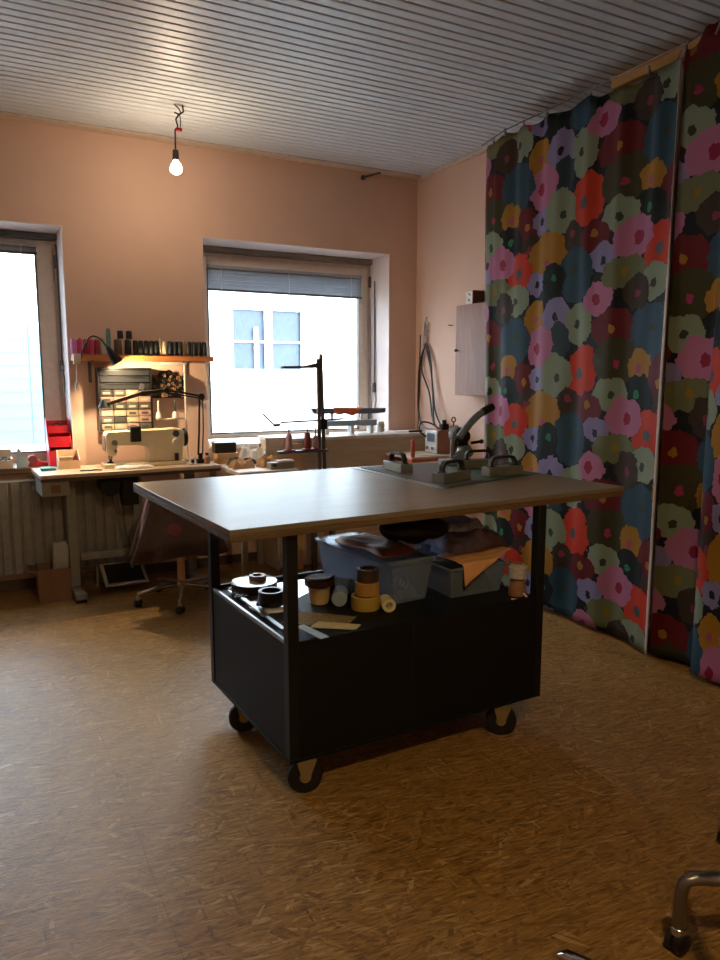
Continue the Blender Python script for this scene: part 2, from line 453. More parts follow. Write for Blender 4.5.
def tag(o, label, cat, group=None):
    o['label'] = label; o['category'] = cat
    if group: o['group'] = group
    return o
def thing(name, label, cat, loc=(0, 0, 0), rz=0, group=None, local=False):
    o = bpy.data.objects.new(name, None); COL.objects.link(o)
    o.empty_display_size = 0.05
    o.location = loc; o.rotation_euler = (0, 0, rz)
    tag(o, label, cat, group)
    if local or rz: LOCAL.add(o.name)
    return o
def solo(name, mb, m, label, cat, group=None, **kw):
    return tag(build(name, mb, m, None, **kw), label, cat, group)
def struct(name, mb, m, parent=None, **kw):
    o = build(name, mb, m, parent, **kw)
    if parent is None: o['kind'] = 'structure'
    return o
def dup(root, loc, rz=0, label=None, group=None, parent=None):
    def cp(o, par):
        c = o.copy(); COL.objects.link(c)
        if par is not None: c.parent = par
        for ch in list(o.children): cp(ch, c)
        return c
    r = cp(root, None)
    r.location = loc; r.rotation_euler = (0, 0, rz)
    if label: r['label'] = label
    if group: r['group'] = group
    return r
def paint(o, m):
    """give a copy its own material (own mesh data)"""
    o.data = o.data.copy(); o.data.materials[0] = m

# ------------------------------------------------------------------ the room
XL, XR, YF, YB, ZC = -1.75, 3.31, -2.0, 5.25, 3.0
W1 = (-0.90, 0.595, 0.78, 2.38); W2 = (1.518, 3.055, 0.88, 2.39)
WT = 0.42
struct('floor', MB().box((XL - .2, YF - .2, -.12), (XR + .2, YB + .02, 0)), M['osb'], smooth=0)
b = MB()
xs = [XL - .2, W1[0], W1[1], W2[0], W2[1], XR + .2]
b.box((xs[0], YB, 0), (xs[1], YB + WT, ZC + .1)).box((xs[2], YB, 0), (xs[3], YB + WT, ZC + .1)).box((xs[4], YB, 0), (xs[5], YB + WT, ZC + .1))
for W in (W1, W2):
    b.box((W[0], YB, 0), (W[1], YB + WT, W[2])).box((W[0], YB, W[3]), (W[1], YB + WT, ZC + .1))
struct('wall_back', b, M['wall'], smooth=0)
struct('wall_right', MB().box((XR, YF - .2, 0), (XR + .2, YB, ZC + .1)), M['wall'], smooth=0)
struct('wall_left', MB().box((XL - .2, YF - .2, 0), (XL, YB, ZC + .1)), M['wall'], smooth=0)
struct('wall_front', MB().box((XL, YF - .2, 0), (XR, YF, ZC + .1)), M['wall'], smooth=0)
# slatted ceiling
ce = struct('ceiling', MB().box((XL, YF, ZC + .029), (XR, YB, ZC + .1)), M['dark_gap'], smooth=0)
b = MB(); p = 0.0665; y = YB - 0.088
while y > YF:
    b.prism([(y - p + .007, ZC + .028), (y - p + .007, ZC + .002), (y - p + .009, ZC), (y - .009, ZC), (y - .007, ZC + .002), (y - .007, ZC + .028)], XL, XR, 'YZ')
    y -= p
build('slats', b, M['slat'], ce, smooth=0)
struct('trim_1', MB().box((XL, YB - .095, ZC - .012), (XR, YB, ZC)), M['white_trim'], bevel=.004)
struct('trim_2', MB().box((XR - .03, 3.9, ZC - .03), (XR, YB - .096, ZC - .0005)), M['white_trim'], bevel=.004)
struct('baseboard_back', MB().box((XL, YB - .018, 0), (XR, YB, .07)), M['dark_wood'], bevel=.003)
# white painted reveals
def reveal(nm, W):
    b = MB(); y0, y1 = YB - .002, YB + WT
    b.box((W[0], y0, W[2]), (W[0] + .006, y1, W[3])).box((W[1] - .006, y0, W[2]), (W[1], y1, W[3]))
    b.box((W[0] + .006, y0, W[3] - .006), (W[1] - .006, y1, W[3]))
    struct(nm, b, M['reveal'], smooth=0)
reveal('trim_3', W1); reveal('trim_4', W2)
# windows
def window(nm, x0, x1, z0, z1, g, y=5.56, blind=None, right_hinge=True):
    gx0, gx1, gz0, gz1 = g
    def fr(b, a, c, ya, yb):   # rectangular ring between a=(x0,x1,z0,z1) and c
        b.box((a[0], ya, a[2]), (c[0], yb, a[3])).box((c[1], ya, a[2]), (a[1], yb, a[3]))
        b.box((c[0], ya, a[2]), (c[1], yb, c[2])).box((c[0], ya, c[3]), (c[1], yb, a[3]))
    o = struct(nm, (lambda b: (fr(b, (x0, x1, z0, z1), (x0 + .035, x1 - .035, z0 + .035, z1 - .035), y + .02, y + .10), b)[1])(MB()), M['frame'], bevel=.004)
    b = MB(); fr(b, (x0 + .03, x1 - .03, z0 + .03, z1 - .03), (gx0, gx1, gz0, gz1), y, y + .06)
    build('sash', b, M['frame'], o, bevel=.005)
    b = MB(); fr(b, (gx0 - .001, gx1 + .001, gz0 - .001, gz1 + .001), (gx0 + .008, gx1 - .008, gz0 + .008, gz1 - .008), y - .003, y + .03)
    build('gasket', b, M['gasket'], o, smooth=0)
    build('pane', MB().box((gx0 + .002, y + .03, gz0 + .002), (gx1 - .002, y + .036, gz1 - .002)), M['glass'], o, smooth=0)
    hx = x1 - .015
    b = MB()
    for hz in (z0 + .14, z1 - .14): b.cyl((hx, y - .012, hz - .045), .010, .09, 12)
    build('hinge', b, M['dark_steel'], o)
    return o
w1 = window('window_1', W1[0] + .006, W1[1] - .006, W1[2] + .005, W1[3] - .05, (-.77, .452, .885, 2.285))
w2 = window('window_2', W2[0] + .006, W2[1] - .006, W2[2] + .045, W2[3] - .05, (1.638, 2.938, .968, 2.235))
# roller slot covers above the frames
struct('trim_5', MB().box((W1[0] + .006, 5.53, W1[3] - .048), (W1[1] - .006, 5.62, W1[3] - .007)), M['gasket'], bevel=.003)
struct('trim_6', MB().box((W2[0] + .006, 5.53, W2[3] - .048), (W2[1] - .006, 5.62, W2[3] - .007)), M['slot'], bevel=.003)
# sills
struct('trim_7', MB().box((-1.02, 5.185, .782), (.59, 5.575, .822)), M['dark_wood'], bevel=.004)
struct('trim_8', MB().box((W2[0] + .006, 5.2, .885), (W2[1] - .006, 5.575, .915)), M['white_board'], bevel=.004)

# venetian blinds
def blind(lab, x0, x1, ztop, zbot, n, y, loose=0):
    t = thing('venetian_blind', lab, 'blind', ((x0 + x1) / 2, y, zbot))
    build('headrail', MB().box((x0, y - .015, ztop - .025), (x1, y + .012, ztop)), M['blind'], t, bevel=.002)
    zz = [ztop - .032 - i * (ztop - .032 - zbot - .022) / (n - 1) for i in range(n)]
    b = MB()
    for i, z in enumerate(zz):
        a = R(52 + random.uniform(-6, 6))
        b.cbox(((x0 + x1) / 2, y, z), (x1 - x0 - .01, .022, .0014), rot=Matrix.Rotation(a, 3, 'X'))
    s = build('slats', b, M['blind'], t, smooth=0)
    build('bottom_rail', MB().box((x0 + .002, y - .013, zbot), (x1 - .002, y + .012, zbot + .016)), M['gasket'], t, bevel=.002)
    for fx in (.08, .5, .92):
        xx = x0 + (x1 - x0) * fx
        build('ladder_cord', MB().tube([(xx, y - .0155, ztop - .02), (xx, y - .0155, zbot + .01)], .0022, 6), M['white_paper'], t)
    return t
bl2 = blind('grey venetian blind drawn up at the top of the window behind the thread stand', 1.630, 2.946, 2.245, 2.055, 12, 5.53)
bl1 = blind('grey venetian blind drawn right up over the left window beside the red organiser', -.78, .46, 2.30, 2.225, 6, 5.535)
build('pull_cord', MB().tube([(.375, 5.53, 2.23), (.372, 5.53, 1.7), (.368, 5.53, .95)], .0018, 6), M['gasket'], bl1)
build('pull_cord', MB().tube([(3.01, 5.50, 2.06), (3.012, 5.49, 1.6), (3.0, 5.47, 1.28), (3.01, 5.46, 1.06)], .0025, 6), M['gasket'], bl2)
build('wand', MB().tube([(2.915, 5.525, 2.06), (2.915, 5.53, 1.35), (2.915, 5.53, 1.0)], .006, 8), M['white_paper'], bl2)
# roller shutter straps with winders at the right reveals
def strap(lab, x, y, zt, zm, zb):
    t = thing('shutter_cord', lab, 'cord', (x, y, zb))
    build('cord', MB().tube([(x, y, zt), (x + .004, y, (zt + zm) / 2), (x, y - .006, zm)], .006, 8), M['gasket'], t)
    build('clasp', MB().box((x - .014, y - .014, zm - .06), (x + .010, y + .006, zm + .02)), M['dark_steel'], t, bevel=.003)
    build('chain', MB().tube([(x, y - .004, zm - .05), (x + .012, y - .012, zm - .12), (x - .004, y - .004, zb)], .006, 8), M['steel'], t)
    return t
strap('dark shutter cord with chain hanging at the right side of the left window', .575, 5.50, 2.30, 1.50, 1.28)
strap('dark shutter cord with chain hanging in the right reveal of the window by the corner', 3.036, 5.47, 2.2, 1.34, 1.12)

# ------------------------------------------------------------------ outside
struct('street', MB().box((-30, 5.7, -.5), (36, 40, -.35)), M['concrete'], smooth=0)['kind'] = 'structure'
fa = thing('house_facade', 'white rendered house across the street seen through the windows', 'building', (3, 12.0, -.35))
b = MB()
gx = (3.92, 5.28, 1.49, 2.60)
b.box((-8, 12, -.35), (gx[0], 12.3, 5.2)).box((gx[1], 12, -.35), (16, 12.3, 5.2)).box((gx[0], 12, -.35), (gx[1], 12.3, gx[2])).box((gx[0], 12, gx[3]), (gx[1], 12.3, 5.2))
build('wall', b, M['facade'], fa, smooth=0)
wf = build('window_frame', MB().box((gx[0], 12.05, gx[2]), (gx[0] + .05, 12.12, gx[3])).box((gx[1] - .05, 12.05, gx[2]), (gx[1], 12.12, gx[3])).box((gx[0] + .05, 12.05, gx[2]), (gx[1] - .05, 12.12, gx[2] + .06)).box((gx[0] + .05, 12.05, gx[3] - .05), (gx[1] - .05, 12.12, gx[3])).box((4.55, 12.04, gx[2]), (4.67, 12.12, gx[3])).box((gx[0], 12.05, 2.0), (gx[1], 12.11, 2.03)).box((4.36, 12.045, gx[2]), (4.42, 12.12, 2.26)), M['facade'], fa, smooth=0)
build('pane', MB().box((gx[0], 12.14, gx[2]), (gx[1], 12.16, gx[3])), M['facade_glass'], wf, smooth=0)
build('sill', MB().box((gx[0] - .1, 11.94, gx[2] - .05), (gx[1] + .3, 12.02, gx[2])), M['facade'], fa, smooth=0)
build('garage_door', MB().box((-3.0, 11.95, .42), (1.35, 12.0, 2.16)), M['garage'], fa, bevel=.01)
for i in range(1, 9): build('door_rib', MB().box((-2.98, 11.944, .42 + i * .193), (1.33, 11.9495, .42 + i * .193 + .012)), M['garage'], fa)

# ------------------------------------------------------------------ radiator, baseboard
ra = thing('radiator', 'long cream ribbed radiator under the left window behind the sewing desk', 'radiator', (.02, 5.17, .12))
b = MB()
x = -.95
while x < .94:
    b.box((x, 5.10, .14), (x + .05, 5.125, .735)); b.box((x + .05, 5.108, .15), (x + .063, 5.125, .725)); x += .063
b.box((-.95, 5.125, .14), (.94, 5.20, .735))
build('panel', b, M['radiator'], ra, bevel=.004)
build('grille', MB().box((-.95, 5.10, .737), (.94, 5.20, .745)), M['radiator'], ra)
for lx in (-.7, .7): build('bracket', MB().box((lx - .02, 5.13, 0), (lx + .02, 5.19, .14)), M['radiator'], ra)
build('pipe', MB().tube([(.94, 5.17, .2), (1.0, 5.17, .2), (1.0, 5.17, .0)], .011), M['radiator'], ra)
# socket on the wall under the second window
so = thing('wall_socket', 'cream double wall socket low behind the work table', 'socket', (1.80, 5.23, .55))
build('plate', MB().box((1.72, 5.238, .22), (1.88, 5.25, .30)), M['socket'], so, bevel=.004)
for q in (1.76, 1.84): build('outlet', MB().cyl((q, 5.234, .26), .022, .004, 20, 'Y'), M['black_plastic'], so)

# ------------------------------------------------------------------ pendant bulb
px, py = 1.19, 4.546
pe = thing('pendant_bulb', 'bare lit light bulb hanging on twisted wires from the slatted ceiling', 'lamp', (px, py, 2.62))
build('ceiling_hook', MB().tube([(px + .03, py, ZC - .001), (px + .035, py, 2.965), (px + .01, py, 2.945), (px - .02, py, 2.952)], .005, 8).tube([(px - .02, py, ZC - .001), (px + .01, py, 2.975), (px + .02, py, 2.95)], .004, 8), M['black_metal'], pe)
build('wire', MB().tube([(px + .01, py, 2.95), (px - .012, py, 2.915), (px - .002, py, 2.875), (px - .018, py, 2.855), (px - .02, py, 2.745)], .005, 8).tube([(px + .012, py, 2.945), (px + .016, py, 2.9), (px + .012, py, 2.862)], .003, 8), M['black_plastic'], pe)
build('terminal_block', MB().box((px - .012, py - .01, 2.85), (px + .022, py + .01, 2.868)), M['red_plastic'], pe, bevel=.003)
build('socket', MB().lathe([(.008, .06), (.017, .055), (.02, .02), (.02, 0), (.016, -.005)], (px - .02, py, 2.685), 16), M['dark_steel'], pe)
build('bulb', MB().lathe([(.013, .046), (.015, .038), (.027, .020), (.034, 0), (.032, -.016), (.020, -.029), (.004, -.034)], (px - .02, py, 2.637), 20), M['bulb'], pe)
# a second bulb of the same kind behind the camera lights the front of the room
p2_ = dup(pe, (.75, .05, 2.62), 0, 'second bulb under an added dark metal shade hanging behind the viewpoint')
for c_ in p2_.children:
    if c_.name.startswith('bulb'): paint(c_, M['bulb_strong'])
LOCAL.add(p2_.name)
sh2 = MB(); vv = []; ff = []  # shade added to keep this bulb's light off the ceiling and curtain top
for (r_, z_) in [(.02, .10), (.05, .085), (.115, -.018), (.113, -.018), (.048, .080)]:
    for k in range(32):
        a = 2 * PI * k / 32; vv.append((-.02 + r_ * math.cos(a), r_ * math.sin(a), .017 + z_))
for i in range(4):
    for k in range(32):
        k2 = (k + 1) % 32; ff.append((i * 32 + k, i * 32 + k2, (i + 1) * 32 + k2, (i + 1) * 32 + k))
sh2._add(vv, ff); build('added_lamp_shade', sh2, M['black_metal'], p2_)
# hook on wall near the corner
solo('ceiling_hook', MB().tube([(2.80, 5.245, 2.945), (2.86, 5.16, 2.955), (2.90, 5.13, 2.965)], .008, 8).sphere((2.80, 5.23, 2.94), .02, 10), M['dark_steel'], 'small rusty hook high on the wall near the corner', 'hook')

# ------------------------------------------------------------------ curtains
def smooth01(t): t = max(0, min(1, t)); return t * t * (3 - 2 * t)
def lerp_path(path, n):
    P = [Vector(p) for p in path]; out = []
    # catmull-rom
    m = len(P)
    for i in range(m - 1):
        p0 = P[max(i - 1, 0)]; p1 = P[i]; p2 = P[i + 1]; p3 = P[min(i + 2, m - 1)]
        for k in range(n):
            t = k / n
            out.append(0.5 * ((2 * p1) + (-p0 + p2) * t + (2 * p0 - 5 * p1 + 4 * p2 - p3) * t * t + (-p0 + 3 * p1 - 3 * p2 + p3) * t ** 3))
    out.append(P[-1]); return out
def curtain_sheet(name, top, bot, ztop, zbot, u0, v0, nz, parent, dirs, uscale=1.0):
    n = len(top); verts = []; faces = []; uvs = []
    L = [0]
    for i in range(1, n): L.append(L[-1] + ((top[i] - top[i - 1]).length + (bot[i] - bot[i - 1]).length) / 2)
    for j in range(nz):
        t = j / (nz - 1)
        for i in range(n):
            zt = ztop(i / (n - 1)); z = zt + (zbot - zt) * t
            w = smooth01((2.55 - z) / 1.3)
            p = top[i].lerp(bot[i], w)
            verts.append((p.x, p.y, z)); uvs.append((u0 + L[i] * uscale, z - v0))
    for j in range(nz - 1):
        for i in range(n - 1):
            faces.append((j * n + i, j * n + i + 1, (j + 1) * n + i + 1, (j + 1) * n + i))
    b = MB(); b.v = verts; b.f = faces
    o = build(name, b, M['flower'], parent, smooth=80, recalc=False)
    uvl = o.data.uv_layers.new(name='UVMap')
    for lp in o.data.loops: uvl.data[lp.index].uv = uvs[lp.vertex_index]
    md = o.modifiers.new('thickness', 'SOLIDIFY'); md.thickness = .0016; md.offset = 0
    return o
def folds(path, n, amp, wl, ph):
    pts = lerp_path(path, n); out = []; s = 0
    for i, p in enumerate(pts):
        if i: s += (p - pts[i - 1]).length
        t = (pts[min(i + 1, len(pts) - 1)] - pts[max(i - 1, 0)]).normalized()
        nrm = Vector((t.y, -t.x, 0))
        a = amp * (math.sin(2 * PI * s / wl + ph) + .45 * math.sin(2 * PI * s / (wl * .47) + 1.7 * ph))
        e = min(1, s / .05)
        out.append(p + nrm * a * e)
    return out
# first panel (left): from beside the cabinet to the pale selvedge strip
c1 = thing('curtain', 'left panel of flowered curtain hanging from clips beside the wooden wall cabinet', 'curtain', (2.97, 3.2, 0.02))
pt = [(3.06, 4.00, 0), (3.00, 3.93, 0), (2.965, 3.86, 0), (2.975, 3.78, 0), (2.97, 3.5, 0), (2.97, 3.2, 0), (2.965, 2.9, 0), (2.965, 2.62, 0), (2.945, 2.48, 0), (2.925, 2.435, 0)]
pb = [(3.06, 3.95, 0), (3.00, 3.89, 0), (2.965, 3.83, 0), (2.975, 3.76, 0), (2.97, 3.5, 0), (2.975, 3.2, 0), (2.97, 2.9, 0), (2.975, 2.66, 0), (2.95, 2.50, 0), (2.915, 2.44, 0)]
n = 14
T = folds(pt, n, .009, .24, .6); B = folds(pb, n, .010, .36, 1.2)
TOPS = [(3.97, 2.85), (3.944, 2.85), (3.825, 2.842), (3.714, 2.868), (3.62, 2.85), (3.546, 2.866), (3.45, 2.844), (3.348, 2.866), (3.203, 2.842), (3.02, 2.862), (2.96, 2.838), (2.872, 2.835), (2.703, 2.822), (2.645, 2.85), (2.6, 2.828), (2.558, 2.83), (2.475, 2.842), (2.43, 2.866)]
def ztop1(s):
    y = T[min(len(T) - 1, int(round(s * (len(T) - 1))))].y
    for (ya, za), (yb, zb) in zip(TOPS, TOPS[1:]):
        if y >= yb: return zb + (za - zb) * smooth01((y - yb) / (ya - yb)) if y <= ya else za
    return TOPS[-1][1]
cs = curtain_sheet('cloth', T, B, ztop1, .03, 3.95 - 4.03, 0.0, 60, c1, None, .97)
# pale selvedge strip down the right edge
b = MB()
def strip_fn(u, v):
    z = 2.86 + (.025 - 2.86) * v
    w = smooth01((2.55 - z) / 1.3)
    p = T[-1].lerp(B[-1], w)
    wd = .004 + .018 * smooth01((2.3 - z) / .6)
    return (p.x - .003 - .010 * u, p.y - .002 - wd * u + .004, z)
b.grid(strip_fn, 3, 50)
build('selvedge', b, M['selvedge'], c1, smooth=60, solid=.002, recalc=False)
for (yy, zz) in ((3.825, 2.85), (3.714, 2.875), (3.546, 2.873), (3.348, 2.873), (3.02, 2.87), (2.645, 2.857), (2.44, 2.873)):
    b = MB().ring((2.966, yy, zz + .012), .010, .007, .004, 12, 'Y').box((2.961, yy - .005, zz - .02), (2.972, yy + .005, zz + .004))
    build('clip', b, M['steel'], c1)
# second panel (right): sweeps back from the strip, then folds out towards the room
c2 = thing('curtain', 'right panel of flowered curtain running out of the frame past the pale strip', 'curtain', (2.95, 1.7, 0.02))
pt = [(2.945, 2.425, 0), (2.94, 2.36, 0), (2.94, 2.28, 0), (2.935, 2.20, 0), (2.93, 2.1, 0), (2.94, 1.9, 0), (2.94, 1.6, 0), (2.94, 1.2, 0), (2.94, .7, 0)]
pb = [(2.935, 2.425, 0), (2.965, 2.36, 0), (2.985, 2.285, 0), (2.975, 2.215, 0), (2.925, 2.185, 0), (2.90, 2.10, 0), (2.92, 1.93, 0), (2.925, 1.5, 0), (2.92, .75, 0)]
T2 = folds(pt, n, .006, .30, 0.3); B2 = folds(pb, n, .006, .32, 0.1)
def ztop2(s): return 2.872 - .02 * abs(math.sin(s * 17)) + .06 * smooth01((s - .12) / .1)
curtain_sheet('cloth', T2, B2, ztop2, .03, 1.055, 0.29, 60, c2, None, 1.0)
for k, (i_) in enumerate((1, 40, 66, 92)):
    pq = T2[i_]; zq = ztop2(i_ / (len(T2) - 1))
    build('clip', MB().ring((pq.x, pq.y, zq + .018), .010, .007, .004, 12, 'Y').box((pq.x - .005, pq.y - .005, zq - .014), (pq.x + .005, pq.y + .005, zq + .01)), M['steel'], c2)
# wire and batten
solo('curtain_wire', MB().tube([(3.02, 4.02, 2.884), (2.967, 3.72, 2.889), (2.967, 3.0, 2.893), (2.96, 2.44, 2.893), (2.945, 2.2, 2.93), (2.945, .8, 2.945)], .003, 8), M['dark_steel'], 'thin steel wire carrying the flowered curtains below the ceiling', 'wire')
solo('batten', MB().box((3.15, .6, 2.937), (3.20, 3.06, 2.9995)), M['beam'], 'pale pine batten fixed under the ceiling behind the curtain top', 'batten', bevel=.003)
solo('cord_loop', MB().tube([(2.925, 2.26, 2.86), (2.92, 2.235, 2.90), (2.92, 2.19, 2.93), (2.92, 2.13, 2.94), (2.925, 2.05, 2.95)], .004, 8), M['blind'], 'pale cord looping over the curtain top near the right picture edge', 'cord')

# ------------------------------------------------------------------ work table
tb = thing('work_table', 'large rolling cutting table with black open cabinet and wooden top', 'table', (1.45, 2.55, 0))
AZ = 2.85
# table top: rotated rectangle
FL = Vector((.656, 2.068)); ux = Vector((1.741, .086)); uy = Vector((-.058, 1.163))
pl = [FL, FL + ux, FL + ux + uy, FL + uy]
tt = build('table_top', MB().prism([tuple(p_) for p_ in pl], .932, .95), M['chip'], tb, bevel=.002)
build('edging', MB().prism([tuple(p_) for p_ in pl], .911, .9319), M['chip_edge'], tb, bevel=.002)
# cabinet box, slightly turned
O = Vector((.857, 2.112)); ca = R(1.2)
ex = Vector((math.cos(ca), math.sin(ca))); ey = Vector((-math.sin(ca) - .02, math.cos(ca)))
def cb(u, v): q = O + ex * u + ey * v; return (q.x, q.y)
CW, CD = 1.10, .79
def slab(u0, u1, v0, v1, z0, z1): return MB().prism([cb(u0, v0), cb(u1, v0), cb(u1, v1), cb(u0, v1)], z0, z1)
Z0, Z1 = .13, .55
build('front_panel', slab(.03, CW - .03, .004, .02, Z0 + .012, Z1 - .004), M['black'], tb, bevel=.002)
build('side_panel', slab(.004, .02, .04, CD - .04, Z0 + .012, Z1 - .02), M['black'], tb, bevel=.002)
build('side_panel', slab(CW - .02, CW - .004, .04, CD - .04, Z0 + .012, Z1 - .02), M['black'], tb, bevel=.002)
build('back_panel', slab(.03, CW - .03, CD - .02, CD - .004, Z0 + .012, Z1 - .02), M['black'], tb, bevel=.002)
build('bottom_panel', slab(0, CW, 0, CD, Z0 - .003, Z0 + .011), M['black'], tb, bevel=.002)
build('shelf', slab(.021, CW - .021, .021, CD - .021, .512, .53), M['black'], tb)
for (u, v) in ((0, 0), (CW - .038, 0), (0, CD - .038), (CW - .038, CD - .038)):
    build('leg', slab(u, u + .038, v, v + .038, Z0 + .0115, .910), M['black_metal'], tb, bevel=.002)
build('rail', slab(.004, .016, .04, CD - .04, .532, .545), M['steel'], tb, bevel=.002, label='bare steel edge rail')
build('rail', slab(.03, CW - .03, CD - .02, CD - .004, .532, .545), M['black_metal'], tb, bevel=.002)
b = slab(.04, CW - .04, .36, .40, .875, .9105); build('top_frame', b, M['black_metal'], tb)
build('door_seam', slab(CW * .44, CW * .44 + .003, .0015, .0045, Z0 + .02, Z1 - .01), M['rubber'], tb)
def caster(x, y, ang, r=.06):
    fk = MB()
    d = Vector((math.cos(ang), math.sin(ang), 0)); nn = Vector((-d.y, d.x, 0))
    for s in (-1, 1):
        q = Vector((x, y, 0)) + nn * (s * .0195)
        pr_ = [q + d * -.032 + Vector((0, 0, .1245)), q + d * .04 + Vector((0, 0, .1245)), q + d * .012 + Vector((0, 0, r - .010)), q + d * -.010 + Vector((0, 0, r - .010))]
        t_ = nn * .003
        vs = [p_ - t_ for p_ in pr_] + [p_ + t_ for p_ in pr_]
        fk._add(vs, [(3, 2, 1, 0), (4, 5, 6, 7), (0, 1, 5, 4), (1, 2, 6, 5), (2, 3, 7, 6), (3, 0, 4, 7)])
    fk.cbox((x, y, .1255), (.066, .055, .003), ang)
    f_ = build('caster', fk, M['zinc'], tb, bevel=.001)
    rot = Matrix.Rotation(ang, 3, 'Z')
    w_ = MB().lathe([(.030, -.014), (r - .006, -.0155), (r, -.010), (r, .010), (r - .006, .0155), (.030, .014)], (x, y, r + .001), 28, 'Y', rot)
    # lathe around Y needs centring: profile is already symmetrical
    build('wheel', w_, M['rubber'], f_)
    h_ = MB().lathe([(.016, -.0150), (.020, -.017), (.020, .017), (.016, .0150)], (x, y, r + .001), 20, 'Y', rot)
    build('rim', h_, M['zinc'], f_)
caster(.922, 2.142, R(-12)); caster(1.775, 2.155, R(-38)); caster(.882, 2.655, R(-15)); caster(1.84, 2.80, R(60))

# --- on the table top
TZ = .9505
mt = Vector((1.696, 2.452))
def quad(mb, pts, z0, z1): return mb.prism(pts, z0, z1)
cm = solo('cutting_mat', quad(MB(), [(1.70, 2.455), (2.365, 2.64), (2.27, 3.20), (1.72, 3.235)], TZ, TZ + .004), M['green_rubber'], 'green cutting mat lying on the right end of the work table', 'mat')
cm2 = solo('cardboard_sheet', quad(MB(), [(1.725, 2.475), (1.96, 2.545), (2.03, 3.12), (1.735, 3.20)], TZ + .0045, TZ + .007), M['mat_violet'], 'violet grey sheet lying on the left of the green cutting mat', 'sheet')
solo('steel_ruler', MB().cbox((1.69, 2.84, TZ + .0025), (.034, .80, .002), R(1.0)), M['steel'], 'long thin steel ruler along the left edge of the cutting mat', 'ruler')
wt = thing('pattern_weight', 'grey steel weight with arched handle at the left back corner of the cutting mat', 'weight', (0, 0, 0), group='handled weights on the cutting mat', local=True)
build('block', MB().box((-.10, -.038, 0), (.10, .038, .045)), M['weight_grey'], wt, bevel=.004)
hb = MB()
hp = [(-.072, 0, .042), (-.07, 0, .07), (-.058, 0, .086), (-.04, 0, .09), (.04, 0, .09), (.058, 0, .086), (.07, 0, .07), (.072, 0, .042)]
for (ax, _, az), (bx, _, bz) in zip(hp, hp[1:]):
    dd = Vector((bx - ax, 0, bz - az)); an = math.atan2(dd.z, dd.x)
    hb.cbox(((ax + bx) / 2, 0, (az + bz) / 2), (dd.length + .008, .03, .013), rot=Matrix.Rotation(-an, 3, 'Y'))
hb.box((-.09, -.018, .045), (-.055, .018, .05)).box((.055, -.018, .045), (.09, .018, .05))
build('handle', hb, M['rubber'], wt, bevel=.003, label='black arched handle')
wt.location = (1.79, 2.99, TZ + .0075); wt.rotation_euler = (0, 0, R(-95)); wt.scale = (1, .82, .95)
dup(wt, (1.822, 2.585, TZ + .0075), R(18), 'grey steel weight with arched handle nearest the camera on the cutting mat')
dup(wt, (2.15, 2.65, TZ + .0045), R(2), 'grey steel weight with arched handle at the right end of the cutting mat')
dup(wt, (2.22, 2.93, TZ + .0045), R(-4), 'grey steel weight with arched handle in front of the lever press')
# lever press
PX, PY = 2.20, 3.13
pr = thing('lever_press', 'grey hand lever press standing at the back of the work table', 'press', (PX, PY, TZ))
build('base', MB().prism([(PX - .05, PY - .06), (PX + .09, PY - .06), (PX + .09, PY + .05), (PX - .05, PY + .05)], TZ + .0045, TZ + .03), M['press_grey'], pr, bevel=.006)
poly = [(PX + .0, TZ + .03), (PX + .085, TZ + .03), (PX + .12, TZ + .045), (PX + .125, TZ + .07), (PX + .10, TZ + .10), (PX + .075, TZ + .12), (PX + .07, TZ + .19), (PX + .02, TZ + .20), (PX - .01, TZ + .17), (PX - .01, TZ + .135), (PX + .03, TZ + .12), (PX + .05, TZ + .09), (PX + .045, TZ + .07), (PX + .0, TZ + .055)]
build('frame', MB().prism(poly, PY - .03, PY + .02, 'XZ'), M['press_grey'], pr, bevel=.008)
build('head', MB().box((PX + .01, PY - .045, TZ + .10), (PX + .075, PY + .035, TZ + .19)).cyl((PX + .045, PY - .06, TZ + .15), .034, .11, 20, 'Y'), M['black_metal'], pr, bevel=.006)
build('ram', MB().cyl((PX + .005, PY - .005, TZ + .035), .014, .11, 16), M['steel'], pr)
build('lever', MB().tube(lerp_path([(PX - .005, PY - .07, TZ + .145), (PX + .03, PY - .07, TZ + .185), (PX + .075, PY - .07, TZ + .228), (PX + .12, PY - .07, TZ + .262), (PX + .165, PY - .07, TZ + .285)], 4), .019, 12), M['press_grey'], pr)
build('grip', MB().tube([(PX + .14, PY - .07, TZ + .273), (PX + .205, PY - .07, TZ + .303)], .0215, 12), M['black_plastic'], pr)
build('knob', MB().tube([(PX + .09, PY - .05, TZ + .115), (PX + .15, PY - .05, TZ + .12)], .008, 8).sphere((PX + .155, PY - .05, TZ + .12), .013, 10), M['black_metal'], pr)

# --- on the lower shelf
SZ = .5305
di = thing('webbing_disc', 'dark wound disc with white top and raised ring at the back left of the shelf', 'disc', (.985, 2.79, SZ))
build('coil', MB().lathe([(.090, .0016), (.094, .006), (.094, .034), (.09, .038)], (.985, 2.79, SZ), 40), M['tape_brown'], di)
build('top_plate', MB().lathe([(.093, .0385), (.093, .041), (.04, .046)], (.985, 2.79, SZ), 40), M['gloss_paper'], di, label='white top plate')
build('hub', MB().ring((1.0, 2.79, SZ + .046), .036, .02, .018, 24), M['tape_tan'], di, bevel=.002)
solo('tape_roll', MB().ring((.967, 2.55, SZ + .011), .05, .036, .055), M['tape_black'], 'black tape roll standing on a white ring near the front left leg', 'tape', bevel=.002)
solo('wire_ring', MB().ring((.972, 2.555, SZ + .0016), .090, .060, .009), M['gloss_paper'], 'white ring lying under the black tape roll', 'ring', bevel=.002)
ti = thing('trim_tin', 'cream tin wound with purple brown trim behind the front left leg', 'tin', (1.14, 2.50, SZ))
build('can', MB().lathe([(.036, .0005), (.046, .085)], (1.15, 2.51, SZ), 28), M['tin'], ti, bevel=.003)
